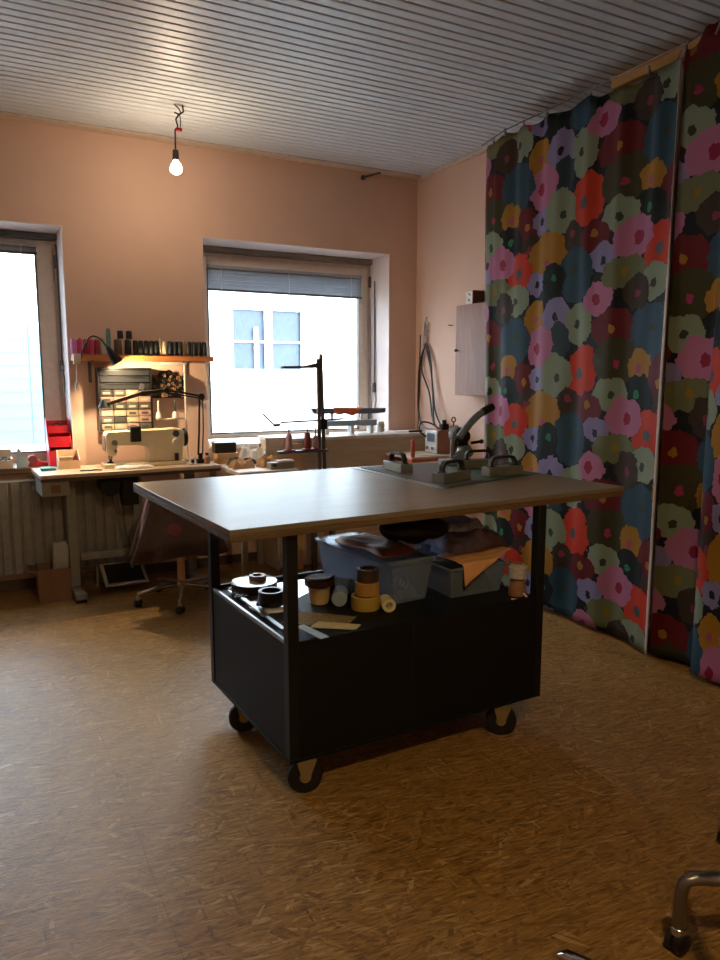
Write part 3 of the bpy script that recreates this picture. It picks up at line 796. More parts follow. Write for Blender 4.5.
build('trim', MB().lathe([(.047, .070), (.056, .076), (.057, .098), (.046, .106)], (1.15, 2.51, SZ), 28).cyl((1.203, 2.53, SZ + .0005), .022, .1, 14), M['zip'], ti, bevel=.002)
solo('tape_roll', MB().ring((1.280, 2.37, SZ), .055, .042, .052), M['tape_yellow'], 'wide ochre tape roll at the bottom of the stack at the shelf front', 'tape', bevel=.002)
solo('tape_roll', MB().ring((1.290, 2.375, SZ + .0525), .047, .034, .050), M['tape_tan'], 'tan tape roll in the middle of the stack at the shelf front', 'tape', bevel=.002)
solo('tape_roll', MB().ring((1.295, 2.378, SZ + .103), .043, .03, .05), M['tape_brown'], 'dark brown tape roll on top of the stack at the shelf front', 'tape', bevel=.002)
solo('tape_roll', MB().ring((1.332, 2.278, SZ + .0262), .026, .013, .07, 24, 'X', Matrix.Rotation(R(75), 3, 'Z')), M['tape_cream'], 'small cream roll lying on its side right of the tape stack', 'tape', bevel=.002)
tg = 'pale blue rolls lying on the shelf'
solo('plastic_roll', MB().cyl((1.215, 2.70, SZ + .0302), .03, .17, 20, 'X', Matrix.Rotation(R(-52), 3, 'Z')), M['pale_blue'], 'rear pale blue roll lying behind the tape stack', 'roll', tg, bevel=.004)
solo('plastic_roll', MB().cyl((1.195, 2.445 - .02, SZ + .0302), .03, .1, 20, 'Y', Matrix.Rotation(R(-30), 3, 'Z')), M['pale_blue'], 'front pale blue roll lying against the tape stack', 'roll', tg, bevel=.004)
solo('paper_sheet', MB().prism([(.93, 2.36), (1.10, 2.20), (1.20, 2.29), (1.05, 2.44)], SZ, SZ + .002), M['ochre_paper'], 'ochre patterned paper lying at the front left of the shelf', 'paper')
solo('envelope', MB().prism([(1.00, 2.26), (1.13, 2.165), (1.17, 2.20), (1.05, 2.30)], SZ + .0022, SZ + .005), M['tape_cream'], 'cream envelope lying on the ochre paper near the shelf edge', 'envelope')
solo('white_sheet', MB().prism([(.895, 2.45), (1.12, 2.62), (1.30, 2.74), (1.28, 2.845), (.888, 2.845)], SZ, SZ + .0012), M['gloss_paper'], 'white glossy sheet spread under the wound disc and tape roll', 'sheet')
solo('steel_ruler', MB().cbox((.965, 2.165, .5535), (.034, .15, .003), R(10)), M['pale_blue'], 'short pale blue ruler end sticking out by the front left leg', 'ruler')
solo('steel_ruler', MB().cbox((.892, 2.50, .5475), (.016, .50, .003), R(1)), M['steel'], 'steel ruler lying along the left rail of the cabinet', 'ruler')
solo('scissors', MB().cbox((.893, 2.76, .549), (.018, .12, .004), R(10)).ring((.905, 2.68, .547), .015, .009, .005, 16).ring((.876, 2.678, .547), .015, .009, .005, 16), M['black_metal'], 'black scissors lying on the left rail near the wound disc', 'scissors')
# clear bins
def bin_(x0, x1, y0, y1, h, lab, m=M['bin']):
    t = thing('storage_bin', lab, 'bin', ((x0 + x1) / 2, (y0 + y1) / 2, SZ))
    i = .02; tk = .003
    b = MB()
    def wl(p, q, p2, q2):
        nx, ny = (q[1] - p[1]), -(q[0] - p[0]); l = math.hypot(nx, ny); nx, ny = nx / l * tk, ny / l * tk
        vs = [(p[0], p[1], SZ), (q[0], q[1], SZ), (q[0] - nx, q[1] - ny, SZ), (p[0] - nx, p[1] - ny, SZ), (p2[0], p2[1], SZ + h), (q2[0], q2[1], SZ + h), (q2[0] - nx, q2[1] - ny, SZ + h), (p2[0] - nx, p2[1] - ny, SZ + h)]
        b._add(vs, [(0, 3, 2, 1), (4, 5, 6, 7), (0, 1, 5, 4), (1, 2, 6, 5), (2, 3, 7, 6), (3, 0, 4, 7)])
    lo = [(x0 + i, y0 + i), (x1 - i, y0 + i), (x1 - i, y1 - i), (x0 + i, y1 - i)]; hi = [(x0, y0), (x1, y0), (x1, y1), (x0, y1)]
    for k in range(4): wl(lo[k], lo[(k + 1) % 4], hi[k], hi[(k + 1) % 4])
    b.prism(lo, SZ, SZ + .004)
    build('tub', b, m, t, smooth=0)
    r = MB(); e = .008
    r.box((x0 - e, y0 - e, SZ + h - .006), (x1 + e, y0 + .004, SZ + h)).box((x0 - e, y1 - .004, SZ + h - .006), (x1 + e, y1 + e, SZ + h)).box((x0 - e, y0 + .004, SZ + h - .006), (x0 + .004, y1 - .004, SZ + h)).box((x1 - .004, y0 + .004, SZ + h - .006), (x1 + e, y1 - .004, SZ + h))
    build('rim', r, m, t, bevel=.001)
    return t
bA = bin_(1.372, 1.575, 2.33, 2.87, .165, 'clear plastic bin behind the tape stack on the shelf')
bB = bin_(1.62, 1.90, 2.30, 2.86, .125, 'clear plastic bin with leather offcuts over its edge on the shelf')
build('grip', MB().ring((1.43, 2.3315, SZ + .085), .024, .020, .006, 20, 'Y'), M['bin'], bA)
build('lid', MB().box((1.362, 2.32, SZ + .166), (1.585, 2.88, SZ + .174)), M['bin'], bA, bevel=.003)
def cloth_lump(x0, x1, y0, y1, z0, h, seed, wob=.25, nu=26, nv=20):
    rr = random.Random(seed); ph = [rr.uniform(0, 6) for _ in range(6)]
    def f(u, v):
        x = x0 + (x1 - x0) * u; y = y0 + (y1 - y0) * v
        e = min(1, 8 * min(u, 1 - u)) * min(1, 8 * min(v, 1 - v))
        q = 1 + wob * (math.sin(9 * u + ph[0] + 4 * v) * .5 + .5 * math.sin(13 * v + ph[1] - 5 * u) + .4 * math.sin(23 * u + 17 * v + ph[2]))
        return (x + .012 * math.sin(9 * v + ph[3]), y + .012 * math.sin(8 * u + ph[4]), z0 + .002 + h * q * (0.12 + .88 * e ** .5) * .75)
    b = MB(); b.grid(f, nu, nv)
    n0 = len(b.v); nu_, nv_ = nu, nv
    # closed underside
    bott = [(v[0], v[1], z0) for v in b.v]
    b._add(bott, [tuple(reversed(fc)) for fc in list(b.f)])
    m = nu_ * nv_
    for i in range(nu_ - 1):
        b.f.append((i, i + m, i + 1 + m, i + 1)); j = (nv_ - 1) * nu_ + i
        b.f.append((j, j + 1, j + 1 + m, j + m))
    for jv in range(nv_ - 1):
        i = jv * nu_; b.f.append((i, i + nu_, i + nu_ + m, i + m)); k = i + nu_ - 1
        b.f.append((k, k + m, k + nu_ + m, k + nu_))
    return b
solo('folded_fabric', cloth_lump(1.405, 1.555, 2.37, 2.82, SZ + .005, .07, 3), M['blue_cloth'], 'pale blue fabric packed inside the bin behind the tape stack', 'fabric', smooth=60)
solo('fabric_scraps', cloth_lump(1.65, 1.87, 2.34, 2.83, SZ + .005, .085, 5), M['charcoal'], 'charcoal fabric scraps filling the bin under the leather', 'fabric', smooth=60)
solo('leather_piece', cloth_lump(1.40, 1.575, 2.40, 2.78, SZ + .175, .03, 8, .15), M['rust_leather'], 'rust brown leather piece lying on the closed clear bin', 'leather', smooth=60)
def bag():
    def f(u, v):
        a = 2 * PI * u; 
        r1, r2 = .15, .11
        s = math.sin(PI * min(1, .1 + .9 * v)) ** .45 if v < 1 else 0
        x = 1.60 + r1 * math.cos(a) * s * (1 + .08 * math.sin(5 * a))
        y = 2.53 + r2 * math.sin(a) * s * (1 + .1 * math.sin(3 * a + 1))
        return (x, y, SZ + .206 + .10 * v + .008 * math.sin(4 * a + 6 * v))
    b = MB(); b.grid(f, 30, 14, True)
    b.f.append(tuple(range(29, -1, -1)))
    return b
solo('leather_roll', bag(), M['dark_leather'], 'dark brown leather bundle lying over the open bin on the shelf', 'leather', smooth=60)
solo('folded_cloth', cloth_lump(1.72, 2.01, 2.42, 2.70, SZ + .150, .085, 11, .3), M['grey_cloth'], 'grey violet folded cloth on top of the heap on the shelf', 'fabric', smooth=60)
solo('cloth_stack', cloth_lump(1.74, 1.92, 2.46, 2.66, SZ + .232, .045, 13, .2), M['blue_cloth'], 'pale blue striped cloth topmost on the heap below the table top', 'fabric', smooth=60)
def lth(u, v):
    # tan leather sheet lying on the heap, front corner hanging over the bin
    x = 1.665 + .28 * u + .02 * v
    y = 2.46 - .24 * v * (1 - .55 * u)
    z = SZ + .150 + .015 * u - .0 * v
    if y < 2.30:
        dz = 2.30 - y; y = 2.292 - .05 * dz; z -= dz * 1.15
    if y < 2.33: z -= .004
    return (x, y, z - .008 + .003 * math.sin(8 * u))
b = MB(); b.grid(lth, 24, 30)
solo('leather_sheet', b, M['leather'], 'tan leather sheet hanging over the front of the bin', 'leather', smooth=60, solid=.003, recalc=False)
sp = thing('thread_spool', 'spool of silvery white cord standing at the right end of the shelf', 'spool', (1.905, 2.235, SZ))
build('core', MB().cyl((1.905, 2.235, SZ), .016, .135, 16), M['card'], sp)
build('cord', MB().lathe([(.024, .066), (.038, .074), (.040, .118), (.026, .128)], (1.905, 2.235, SZ), 24), M['silver_cord'], sp)
build('base', MB().lathe([(.036, 0), (.037, .012), (.030, .055), (.024, .064)], (1.905, 2.235, SZ), 22), M['card'], sp)
solo('white_cable', MB().tube([(1.83, 2.18, SZ + .006), (1.86, 2.155, SZ + .006), (1.90, 2.165, SZ + .006), (1.895, 2.185, SZ + .02)], .004, 8), M['white_paper'], 'short white cable end lying before the spool of white cord', 'cable')

# the left bin stands slightly turned
PV = Vector((1.386, 2.33, 0))
for o in list(bpy.data.objects):
    if o.parent is None and o.name.split('.')[0] in ('folded_fabric', 'leather_piece') or o is bA:
        q = Matrix.Rotation(R(7), 3, 'Z') @ (o.location - PV) + PV
        o.location = q; o.rotation_euler = (0, 0, R(7))
# ------------------------------------------------------------------ sewing desk
DZ = .82
ds = thing('sewing_desk', 'pale topped sewing desk on metal T legs under the thread shelf', 'desk', (.90, 4.95, 0))
dr = R(2.6)
D0 = Vector((.336, 4.715)); dx = Vector((math.cos(dr), math.sin(dr))); dy = Vector((-math.sin(dr), math.cos(dr)))
def dk(u, v): q = D0 + dx * u + dy * v; return (q.x, q.y)
DW, DD = 1.13, .445
def dslab(u0, u1, v0, v1, z0, z1): return MB().prism([dk(u0, v0), dk(u1, v0), dk(u1, v1), dk(u0, v1)], z0, z1)
build('desk_top', dslab(0, DW, 0, DD, DZ - .022, DZ), M['desk_top'], ds, bevel=.003)
build('edging', dslab(.002, DW - .002, .002, DD - .002, DZ - .042, DZ - .0225), M['dark_wood'], ds)
for u in (.20, DW - .15):
    lg = build('leg', dslab(u - .03, u + .03, .20, .26, .06, DZ - .043), M['desk_metal'], ds, bevel=.004)
    build('foot', dslab(u - .035, u + .035, .0, DD - .02, .02, .06), M['desk_metal'], lg, bevel=.008)
    build('foot_pad', dslab(u - .03, u + .03, .01, .06, 0, .02), M['rubber'], lg)
build('crossbar', dslab(.24, DW - .19, .22, .24, .22, .27), M['desk_metal'], ds, bevel=.003)
dw = build('drawer', dslab(.01, .17, .03, .33, DZ - .135, DZ - .0425), M['desk_metal'], ds, bevel=.004)
build('opening', dslab(.06, .115, .026, .031, DZ - .115, DZ - .065), M['dark_card'], dw)
build('motor', MB().cyl((*dk(.42, .08), DZ - .11), .06, .20, 20, 'Y').box((*dk(.36, .10), DZ - .10), (*dk(.50, .24), DZ - .043)), M['black_metal'], ds, bevel=.004)
build('control_box', dslab(.50, .60, .10, .24, DZ - .24, DZ - .043), M['black_metal'], ds, bevel=.004)
pd = build('treadle', MB().cbox((.835, 4.96, .10), (.28, .25, .014), rot=Matrix.Rotation(R(22), 3, 'X')), M['treadle'], ds, bevel=.004)
b = MB().cbox((.835, 4.9566, .1085), (.235, .205, .004), rot=Matrix.Rotation(R(22), 3, 'X'))
build('treadle_mat', b, M['rubber'], pd)
build('treadle_rod', MB().tube([(.90, 5.0, .1), (.80, 4.88, .72)], .006, 8), M['steel'], ds)
# items under the desk
bx = thing('cardboard_box', 'open brown cardboard box on the floor under the left end of the sewing desk', 'box', (.40, 5.0, 0))
x0, x1, y0, y1 = .30, .49, 4.845, 5.06
b = MB().box((x0, y0, 0), (x1, y0 + .006, .21)).box((x0, y1 - .006, 0), (x1, y1, .21)).box((x0, y0 + .006, 0), (x0 + .006, y1 - .006, .21)).box((x1 - .006, y0 + .006, 0), (x1, y1 - .006, .21)).box((x0 + .006, y0 + .006, 0), (x1 - .006, y1 - .006, .006))
build('body', b, M['dark_card'], bx)
build('flap', MB().box((x0 - .05, y0, .196), (x0, y1, .202), rot=Matrix.Rotation(R(20), 3, 'Y')), M['dark_card'], bx)
def bagf(u, v):
    a = 2 * PI * u
    w = 1 - .1 * v + .05 * math.sin(7 * a + 5 * v)
    return (.445 + .055 * w * max(-.9, min(.9, 1.3 * math.cos(a))), 4.95 + .05 * w * max(-.9, min(.9, 1.3 * math.sin(a))), .012 + .345 * v + .012 * math.sin(3 * a) * v)
b = MB(); b.grid(bagf, 28, 12, True); b.f.append(tuple(range(27, -1, -1)))
solo('plastic_bag', b, M['bag'], 'milky plastic bag standing in the cardboard box under the desk', 'bag', smooth=60)

# --- sewing machine
sm = thing('sewing_machine', 'cream industrial sewing machine on the desk below the thread shelf', 'sewing machine', (1.0, 4.98, DZ))
MY0, MY1 = 4.92, 5.05
build('bed', MB().box((.735, 4.895, DZ + .0005), (1.265, 5.07, DZ + .028)), M['machine'], sm, bevel=.006)
poly = [(.752, .93), (.752, 1.03), (.765, 1.055), (1.14, 1.062), (1.20, 1.066), (1.245, 1.06), (1.262, 1.04), (1.262, .965), (1.25, .92), (1.245, DZ + .029), (1.02, DZ + .029), (1.028, .90), (1.02, .935), (.995, .955), (.95, .962), (.83, .962), (.822, .955), (.818, .90), (.79, .895), (.762, .905)]
build('body', MB().prism(poly, MY0, MY1, 'XZ'), M['machine'], sm, bevel=.012, seg=3)
build('handwheel', MB().lathe([(.03, 0), (.058, .004), (.062, .014), (.058, .026), (.03, .03)], (1.264, 4.985, 1.00), 28, 'X'), M['black_metal'], sm)
build('face_plate', MB().box((.746, MY0 + .01, .93), (.7515, MY1 - .01, 1.03)), M['steel'], sm, bevel=.002)
build('needle_bar', MB().cyl((.79, 4.965, DZ + .05), .006, .06, 10).cyl((.775, 4.965, DZ + .05), .005, .06, 10), M['steel'], sm)
build('presser_foot', MB().box((.765, 4.95, DZ + .029), (.80, 4.985, DZ + .036)).box((.776, 4.96, DZ + .036), (.79, 4.97, DZ + .055)), M['black_metal'], sm, bevel=.002)
build('tension_knob', MB().cyl((.805, 4.902, .985), .018, .018, 18, 'Y').cyl((.81, 4.905, .93), .010, .016, 14, 'Y'), M['steel'], sm)
build('stitch_dial', MB().cyl((1.20, 4.90, .975), .022, .02, 20, 'Y'), M['white_board'], sm, bevel=.003)
build('oil_window', MB().cyl((1.205, 4.915, 1.03), .022, .006, 18, 'Y'), M['dark_steel'], sm)
build('reverse_lever', MB().box((1.19, 4.895, .85), (1.215, 4.92, .90)), M['black_plastic'], sm, bevel=.004)
build('thread_guide', MB().tube([(.80, 4.96, 1.055), (.80, 4.96, 1.085), (.78, 4.96, 1.09)], .004, 8), M['dark_steel'], sm)
build('accessory_box', MB().box((.905, 4.902, .985), (.975, 5.0, 1.085)), M['black_plastic'], sm, bevel=.006, label='dark box clipped over the machine arm')
b = cloth_lump(.80, 1.03, 4.80, 4.90, DZ + .0005, .018, 21, .4)
solo('fabric_strip', b, M['white_paper'], 'white fabric strip lying in front of the sewing machine', 'fabric', smooth=60)
# zip / chain on the desk
b = MB()
for k in range(11): b.ring((.585 + k * .0115, 4.84 + .010 * math.sin(k * 1.1), DZ + .0005), .009, .005, .006, 10)
solo('chain', b, M['dark_steel'], 'dark chain lying on the desk left of the sewing machine', 'chain')
# bottle, white cup at right end of desk
bo = thing('oil_bottle', 'small brown bottle on the right end of the sewing desk', 'bottle', (1.38, 4.87, DZ))
build('body', MB().lathe([(.017, .0005), (.019, .006), (.019, .045), (.010, .056), (.010, .062)], (1.40, 4.87, DZ), 18), M['card'], bo)
build('cap', MB().cyl((1.40, 4.87, DZ + .062), .012, .014, 14), M['black_plastic'], bo)
cu = thing('bobbin', 'white bobbin with dark hub lying on the desk by the swing lamp', 'bobbin', (1.29, 4.90, DZ))
build('spool', MB().cyl((1.295, 4.87, DZ + .0005), .02, .05, 16), M['white_board'], cu, bevel=.003)
build('hub', MB().cyl((1.295, 4.848, DZ + .025), .012, .01, 14, 'Y'), M['black_plastic'], cu)
# wooden tray box at the left end of the desk and teal case
fb = thing('file_box', 'pale cardboard file box with slanted top on the left end of the desk', 'box', (.54, 5.06, DZ))
b = MB().prism([(4.99, DZ + .0005), (5.12, DZ + .0005), (5.12, DZ + .115), (5.10, DZ + .115), (4.99, DZ + .055)], .47, .475, 'YZ').prism([(4.99, DZ + .0005), (5.12, DZ + .0005), (5.12, DZ + .115), (5.10, DZ + .115), (4.99, DZ + .055)], .595, .60, 'YZ')
b.box((.475, 4.99, DZ + .0005), (.595, 4.994, DZ + .055)).box((.475, 5.116, DZ + .0005), (.595, 5.12, DZ + .115)).box((.475, 4.994, DZ + .0005), (.595, 5.116, DZ + .005))
build('body', b, M['pale_card'], fb)
build('cards', MB().box((.48, 5.02, DZ + .006), (.56, 5.10, DZ + .075)), M['kraft'], fb)
build('divider', MB().prism([(.55, DZ + .05), (.58, DZ + .095), (.59, DZ + .05)], 5.03, 5.035, 'XZ'), M['thread_red'], fb)
solo('teal_case', MB().box((.36, 4.95, DZ + .0005), (.45, 5.03, DZ + .018)), M['teal_plastic'], 'flat teal case on the left end of the desk', 'case', bevel=.004)
# red organiser on the sill
ro = thing('red_organiser', 'tall red plastic tiered organiser on the sill right of the left window', 'organiser', (.50, 5.30, .82))
SI = .8225
b = MB().prism([(5.21, SI), (5.41, SI), (5.41, SI + .29), (5.38, SI + .31), (5.33, SI + .30), (5.21, SI + .12)], .435, .44, 'YZ').prism([(5.21, SI), (5.41, SI), (5.41, SI + .29), (5.38, SI + .31), (5.33, SI + .30), (5.21, SI + .12)], .575, .58, 'YZ')
b.box((.44, 5.40, SI), (.575, 5.405, SI + .29)).box((.44, 5.21, SI), (.575, 5.215, SI + .10)).box((.44, 5.215, SI), (.575, 5.40, SI + .005))
build('frame', b, M['red_plastic'], ro)
build('tray', MB().box((.441, 5.235, SI + .12), (.574, 5.24, SI + .19)).box((.441, 5.24, SI + .12), (.574, 5.38, SI + .125)), M['red_plastic'], ro)
build('tray', MB().box((.441, 5.30, SI + .21), (.574, 5.305, SI + .26)).box((.441, 5.305, SI + .21), (.574, 5.39, SI + .215)), M['red_plastic'], ro)
solo('scissors', MB().ring((.50, 5.335, SI + .255), .026, .017, .012, 18, 'Y').ring((.545, 5.335, SI + .25), .024, .015, .012, 18, 'Y').box((.515, 5.335, SI + .216), (.53, 5.345, SI + .25)), M['black_plastic'], 'black handled scissors standing in the red organiser', 'scissors')
solo('yellow_clip', MB().ring((.512, 5.318, SI + .236), .018, .010, .008, 14, 'Y'), M['tape_yellow'], 'small yellow ring in the top tray of the red organiser', 'ring')
td = thing('tape_dispenser', 'red tape dispenser lying on the sill beside the red organiser', 'dispenser', (.36, 5.28, SI))
build('body', MB().prism([(.30, SI), (.43, SI), (.43, SI + .02), (.38, SI + .03), (.355, SI + .055), (.325, SI + .06), (.305, SI + .04)], 5.24, 5.29, 'XZ'), M['red_plastic'], td, bevel=.004)
build('roll', MB().cyl((.335, 5.236, SI + .042), .03, .058, 20, 'Y'), M['thread_red'], td)
fo = MB().prism([(.235, SI), (.245, SI + .125), (.255, SI + .125), (.315, SI + .03), (.30, SI)], 5.22, 5.225, 'XZ')
solo('folder', fo, M['pale_blue'], 'pale blue folder leaning on the sill by the wooden tray', 'folder')
tr = thing('wooden_tray', 'shallow wooden tray of small parts on the left window sill', 'tray', (.10, 5.30, SI))
b = MB().box((-.06, 5.20, SI), (.215, 5.21, SI + .05)).box((-.06, 5.36, SI), (.215, 5.37, SI + .11)).box((-.06, 5.21, SI), (-.05, 5.36, SI + .06)).box((.205, 5.21, SI), (.215, 5.36, SI + .06)).box((-.05, 5.21, SI), (.205, 5.36, SI + .01))
build('box', b, M['panel_wood'], tr)
b = MB()
rr = random.Random(4)
for k in range(26): b.ring((rr.uniform(-.03, .19), rr.uniform(5.23, 5.34), SI + .04 + rr.uniform(0, .02)), .014, .008, .008, 10)
for k in range(26): b.sphere((rr.uniform(-.03, .19), rr.uniform(5.23, 5.34), SI + .03 + rr.uniform(0, .01)), .016, 8)
o = build('small_parts', b, M['dark_steel'], tr); o['kind'] = 'stuff'

# ------------------------------------------------------------------ thread shelf
SHZ = 1.55
sh = thing('thread_shelf', 'orange brown wooden wall shelf full of thread above the sewing machine', 'shelf', (1.07, 5.18, SHZ - .04))
build('board', MB().box((.605, 5.08, SHZ - .036), (1.53, 5.249, SHZ)), M['orange_wood'], sh, bevel=.003)
for bx_ in (.72, 1.36):
    build('bracket', MB().box((bx_ - .01, 5.235, SHZ - .18), (bx_ + .01, 5.249, SHZ - .037)).box((bx_ - .01, 5.10, SHZ - .043), (bx_ + .01, 5.235, SHZ - .0365)), M['dark_steel'], sh)
proto = thing('thread_cone', 'x', 'thread', (0, 0, 0), group='thread on the wall shelf', local=True)
thr = build('thread', MB().lathe([(.0165, .006), (.0174, .010), (.0168, .094), (.014, .098)], (0, 0, 0), 16), M['charcoal'], proto)
cor = build('core', MB().lathe([(.0174, 0), (.0174, .006), (.012, .0065), (.011, .10), (.010, .102)], (0, 0, 0), 14), M['card'], proto)
PINK = mat('pink_thread', '#b8366a', 0.6); WINE = mat('raspberry_thread', '#8c1f3c', 0.6); LILAC = mat('orchid_thread', '#c06fb0', 0.6)
GREY = mat('white_grey_thread', '#a79d98', 0.7); TEAL = mat('teal_thread', '#557d7c', 0.6); TAUPE = mat('taupe_thread', '#55483f', 0.7)
BLK = mat('black_thread', '#15161b', 0.7); NAVY = mat('navy_thread', '#191d2b', 0.7); DGRN = mat('black_green_thread', '#18211f', 0.7); CREAM = mat('cream_thread', '#c9b59a', 0.7); TAN = mat('tan_thread', '#a47a4c', 0.7)
sx = lambda p_: .612 + (p_ - 73.5) * .00667
specs = [(73.6, LILAC, 1, 1, 'orchid pink thread cone at the far left end of the wall shelf'), (79.2, PINK, 1, 1.05, 'pink and white thread cone second from the left end of the shelf'),
         (85.0, WINE, 1, 1, 'raspberry thread cone behind the gooseneck lamp arch, leftmost of its three'), (90.2, PINK, 1, 1, 'pink thread cone in the middle behind the gooseneck lamp arch'), (95.4, WINE, 1, 1, 'raspberry thread cone left of the pale grey cone'),
         (100.6, GREY, 1, 1.05, 'pale grey thread cone left of the tall teal cone'), (106.5, TEAL, .9, 1.72, 'tall teal thread cone sticking up from the shelf row'),
         (115.6, TAUPE, 1.5, 1.05, 'wide taupe thread cone right of the tall teal cone'), (125.4, DGRN, 1.3, 1.05, 'wide green black thread cone right of the taupe cone')]
DK = 'black thread cone in the dark row between the wide cones and the pale cone'
for q, m_ in zip((132.4, 137.9, 143.2, 148.6, 153.4), (BLK, DGRN, BLK, DGRN, BLK)): specs.append((q, m_, 1, 1, DK))
specs += [(157.4, CREAM, .5, 1.25, 'thin pale thread tube with orange tip left of the pale cone'), (161.8, CREAM, 1, .98, 'pale cream thread cone among the dark cones')]
DK2 = 'navy black thread cone just right of the pale cream cone'
for q, m_ in zip((167.4, 172.6, 177.6), (NAVY, BLK, NAVY)): specs.append((q, m_, 1, 1, DK2))
specs.append((181.8, TAN, .5, 1.0, 'thin tan thread tube between the dark cones on the right'))
DK3 = 'black thread cone at the right end of the wall shelf'
for q, m_ in zip((187.0, 192.6, 198.0, 203.4), (BLK, NAVY, BLK, BLK)): specs.append((q, m_, 1, 1, DK3))
first = True
for (q, m_, s, hs, lab) in specs:
    o = proto if first else dup(proto, (0, 0, 0)); 
    if first: base_children = None
    o.location = (sx(q), 5.135 + (.012 if s > 1.2 else 0), SHZ + .0005); o.scale = (s, s, hs); o['label'] = lab
    if not first:
        for ch in o.children:
            if ch.name.startswith('thread'): paint(ch, m_)
    else:
        thr.data.materials[0] = m_
    first = False
for q, lab in ((118.4, 'small black cone standing on top of the wide taupe cone'), (126.8, 'small black cone standing on top of the wide green black cone')):
    o = dup(proto, (sx(q), 5.147, SHZ + .1085), 0, lab); o.scale = (1.15, 1.15, .55)
    for ch in o.children:
        if ch.name.startswith('thread'): paint(ch, BLK)
# gooseneck lamp clamped to the shelf end
gl = thing('gooseneck_lamp', 'black gooseneck lamp clamped to the left end of the thread shelf', 'lamp', (.63, 5.07, SHZ))
build('clamp', MB().box((.598, 5.045, SHZ - .062), (.645, 5.079, SHZ + .006)), M['socket'], gl, bevel=.004)
gp = lerp_path([(.645, 5.06, SHZ - .03), (.66, 5.045, SHZ + .03), (.69, 5.04, SHZ + .095), (.725, 5.035, SHZ + .118), (.765, 5.0, SHZ + .095), (.797, 4.985, SHZ + .045), (.805, 4.985, SHZ + .03)], 5)
build('neck', MB().tube(gp, .005, 8), M['black_metal'], gl)
ax = Vector((.06, 0, -.10)).normalized()
rotc = Vector((0, 0, -1)).rotation_difference(ax).to_matrix()
prof_o = [(.012, .0), (.016, -.01), (.022, -.04), (.040, -.115), (.038, -.115), (.020, -.04), (.010, -.012)]
c0 = Vector((.800, 4.985, SHZ + .048))
vs = MB()
n_ = 24
vv = []; ff = []
for (r_, z_) in prof_o:
    for k in range(n_):
        a = 2 * PI * k / n_; vv.append(rotc @ Vector((r_ * math.cos(a), r_ * math.sin(a), z_)) + c0)
for i in range(len(prof_o) - 1):
    for k in range(n_):
        k2 = (k + 1) % n_; ff.append((i * n_ + k, i * n_ + k2, (i + 1) * n_ + k2, (i + 1) * n_ + k))
vs._add(vv, ff)
build('shade', vs, M['black_metal'], gl)
build('bulb', MB().sphere(tuple(c0 + rotc @ Vector((0, 0, -.070))), .014, 12), M['lamp_bulb'], gl)
build('cord', MB().tube([(.615, 5.05, SHZ - .06), (.613, 5.06, 1.42), (.612, 5.06, 1.36)], .003, 6), M['white_paper'], gl)
build('switch', MB().box((.600, 5.05, 1.32), (.622, 5.066, 1.37)), M['socket'], gl, bevel=.003)

# drawer rack on the wall
rk = thing('drawer_rack', 'dark small parts rack with rows of little drawers behind the sewing machine', 'drawer rack', (.93, 5.2, 1.05))
RX0, RX1, RZ0, RZ1 = .752, 1.105, 1.045, 1.47
b = MB().box((RX0, 5.13, RZ0), (RX0 + .012, 5.25, RZ1)).box((RX1 - .012, 5.13, RZ0), (RX1, 5.25, RZ1)).box((RX0 + .012, 5.13, RZ0), (RX1 - .012, 5.249, RZ0 + .008)).box((RX0 + .012, 5.13, RZ1 - .01), (RX1 - .012, 5.249, RZ1)).box((RX0 + .012, 5.24, RZ0), (RX1 - .012, 5.249, RZ1))
build('case', b, M['black_plastic'], rk)
rows, cols = 9, 4
lr = random.Random(3)
DM = [mat('smoky_drawer_plastic', '#4d4a46', 0.3), mat('beige_filled_drawer', '#8f8068', 0.35), mat('dark_filled_drawer', '#34332f', 0.3), mat('pink_filled_drawer', '#94756a', 0.35)]
LBL = mat('drawer_label_paper', '#a89a80', 0.7)
M['rack_dark'] = mat('black_rack_tray', '#1c1d20', 0.7, spec=.2)
dh = (RZ1 - RZ0 - .018) / 9; dwid = (RX1 - RX0 - .024) / cols
for r_ in range(6):
    for c_ in range(cols):
        x0 = RX0 + .012 + c_ * dwid + .002; z0 = RZ0 + .008 + r_ * dh + .002
        o = build('drawer', MB().box((x0, 5.134, z0), (x0 + dwid - .004, 5.236, z0 + dh - .006)), lr.choice(DM), rk, bevel=.002)
        build('label_strip', MB().box((x0 + .015, 5.1318, z0 + .012), (x0 + dwid - .022, 5.1338, z0 + .026)), lr.choice([LBL, LBL, M['charcoal']]), o)
for r_ in range(3):
    z0 = RZ0 + .008 + (6 + r_) * dh + .002
    o = build('drawer', MB().box((RX0 + .014, 5.132, z0), (RX1 - .014, 5.236, z0 + dh - .006)), M['rack_dark'], rk, bevel=.002)
    build('handle', MB().box((RX0 + .05, 5.127, z0 + dh - .014), (RX1 - .05, 5.1318, z0 + dh - .008)), M['black_plastic'], o)
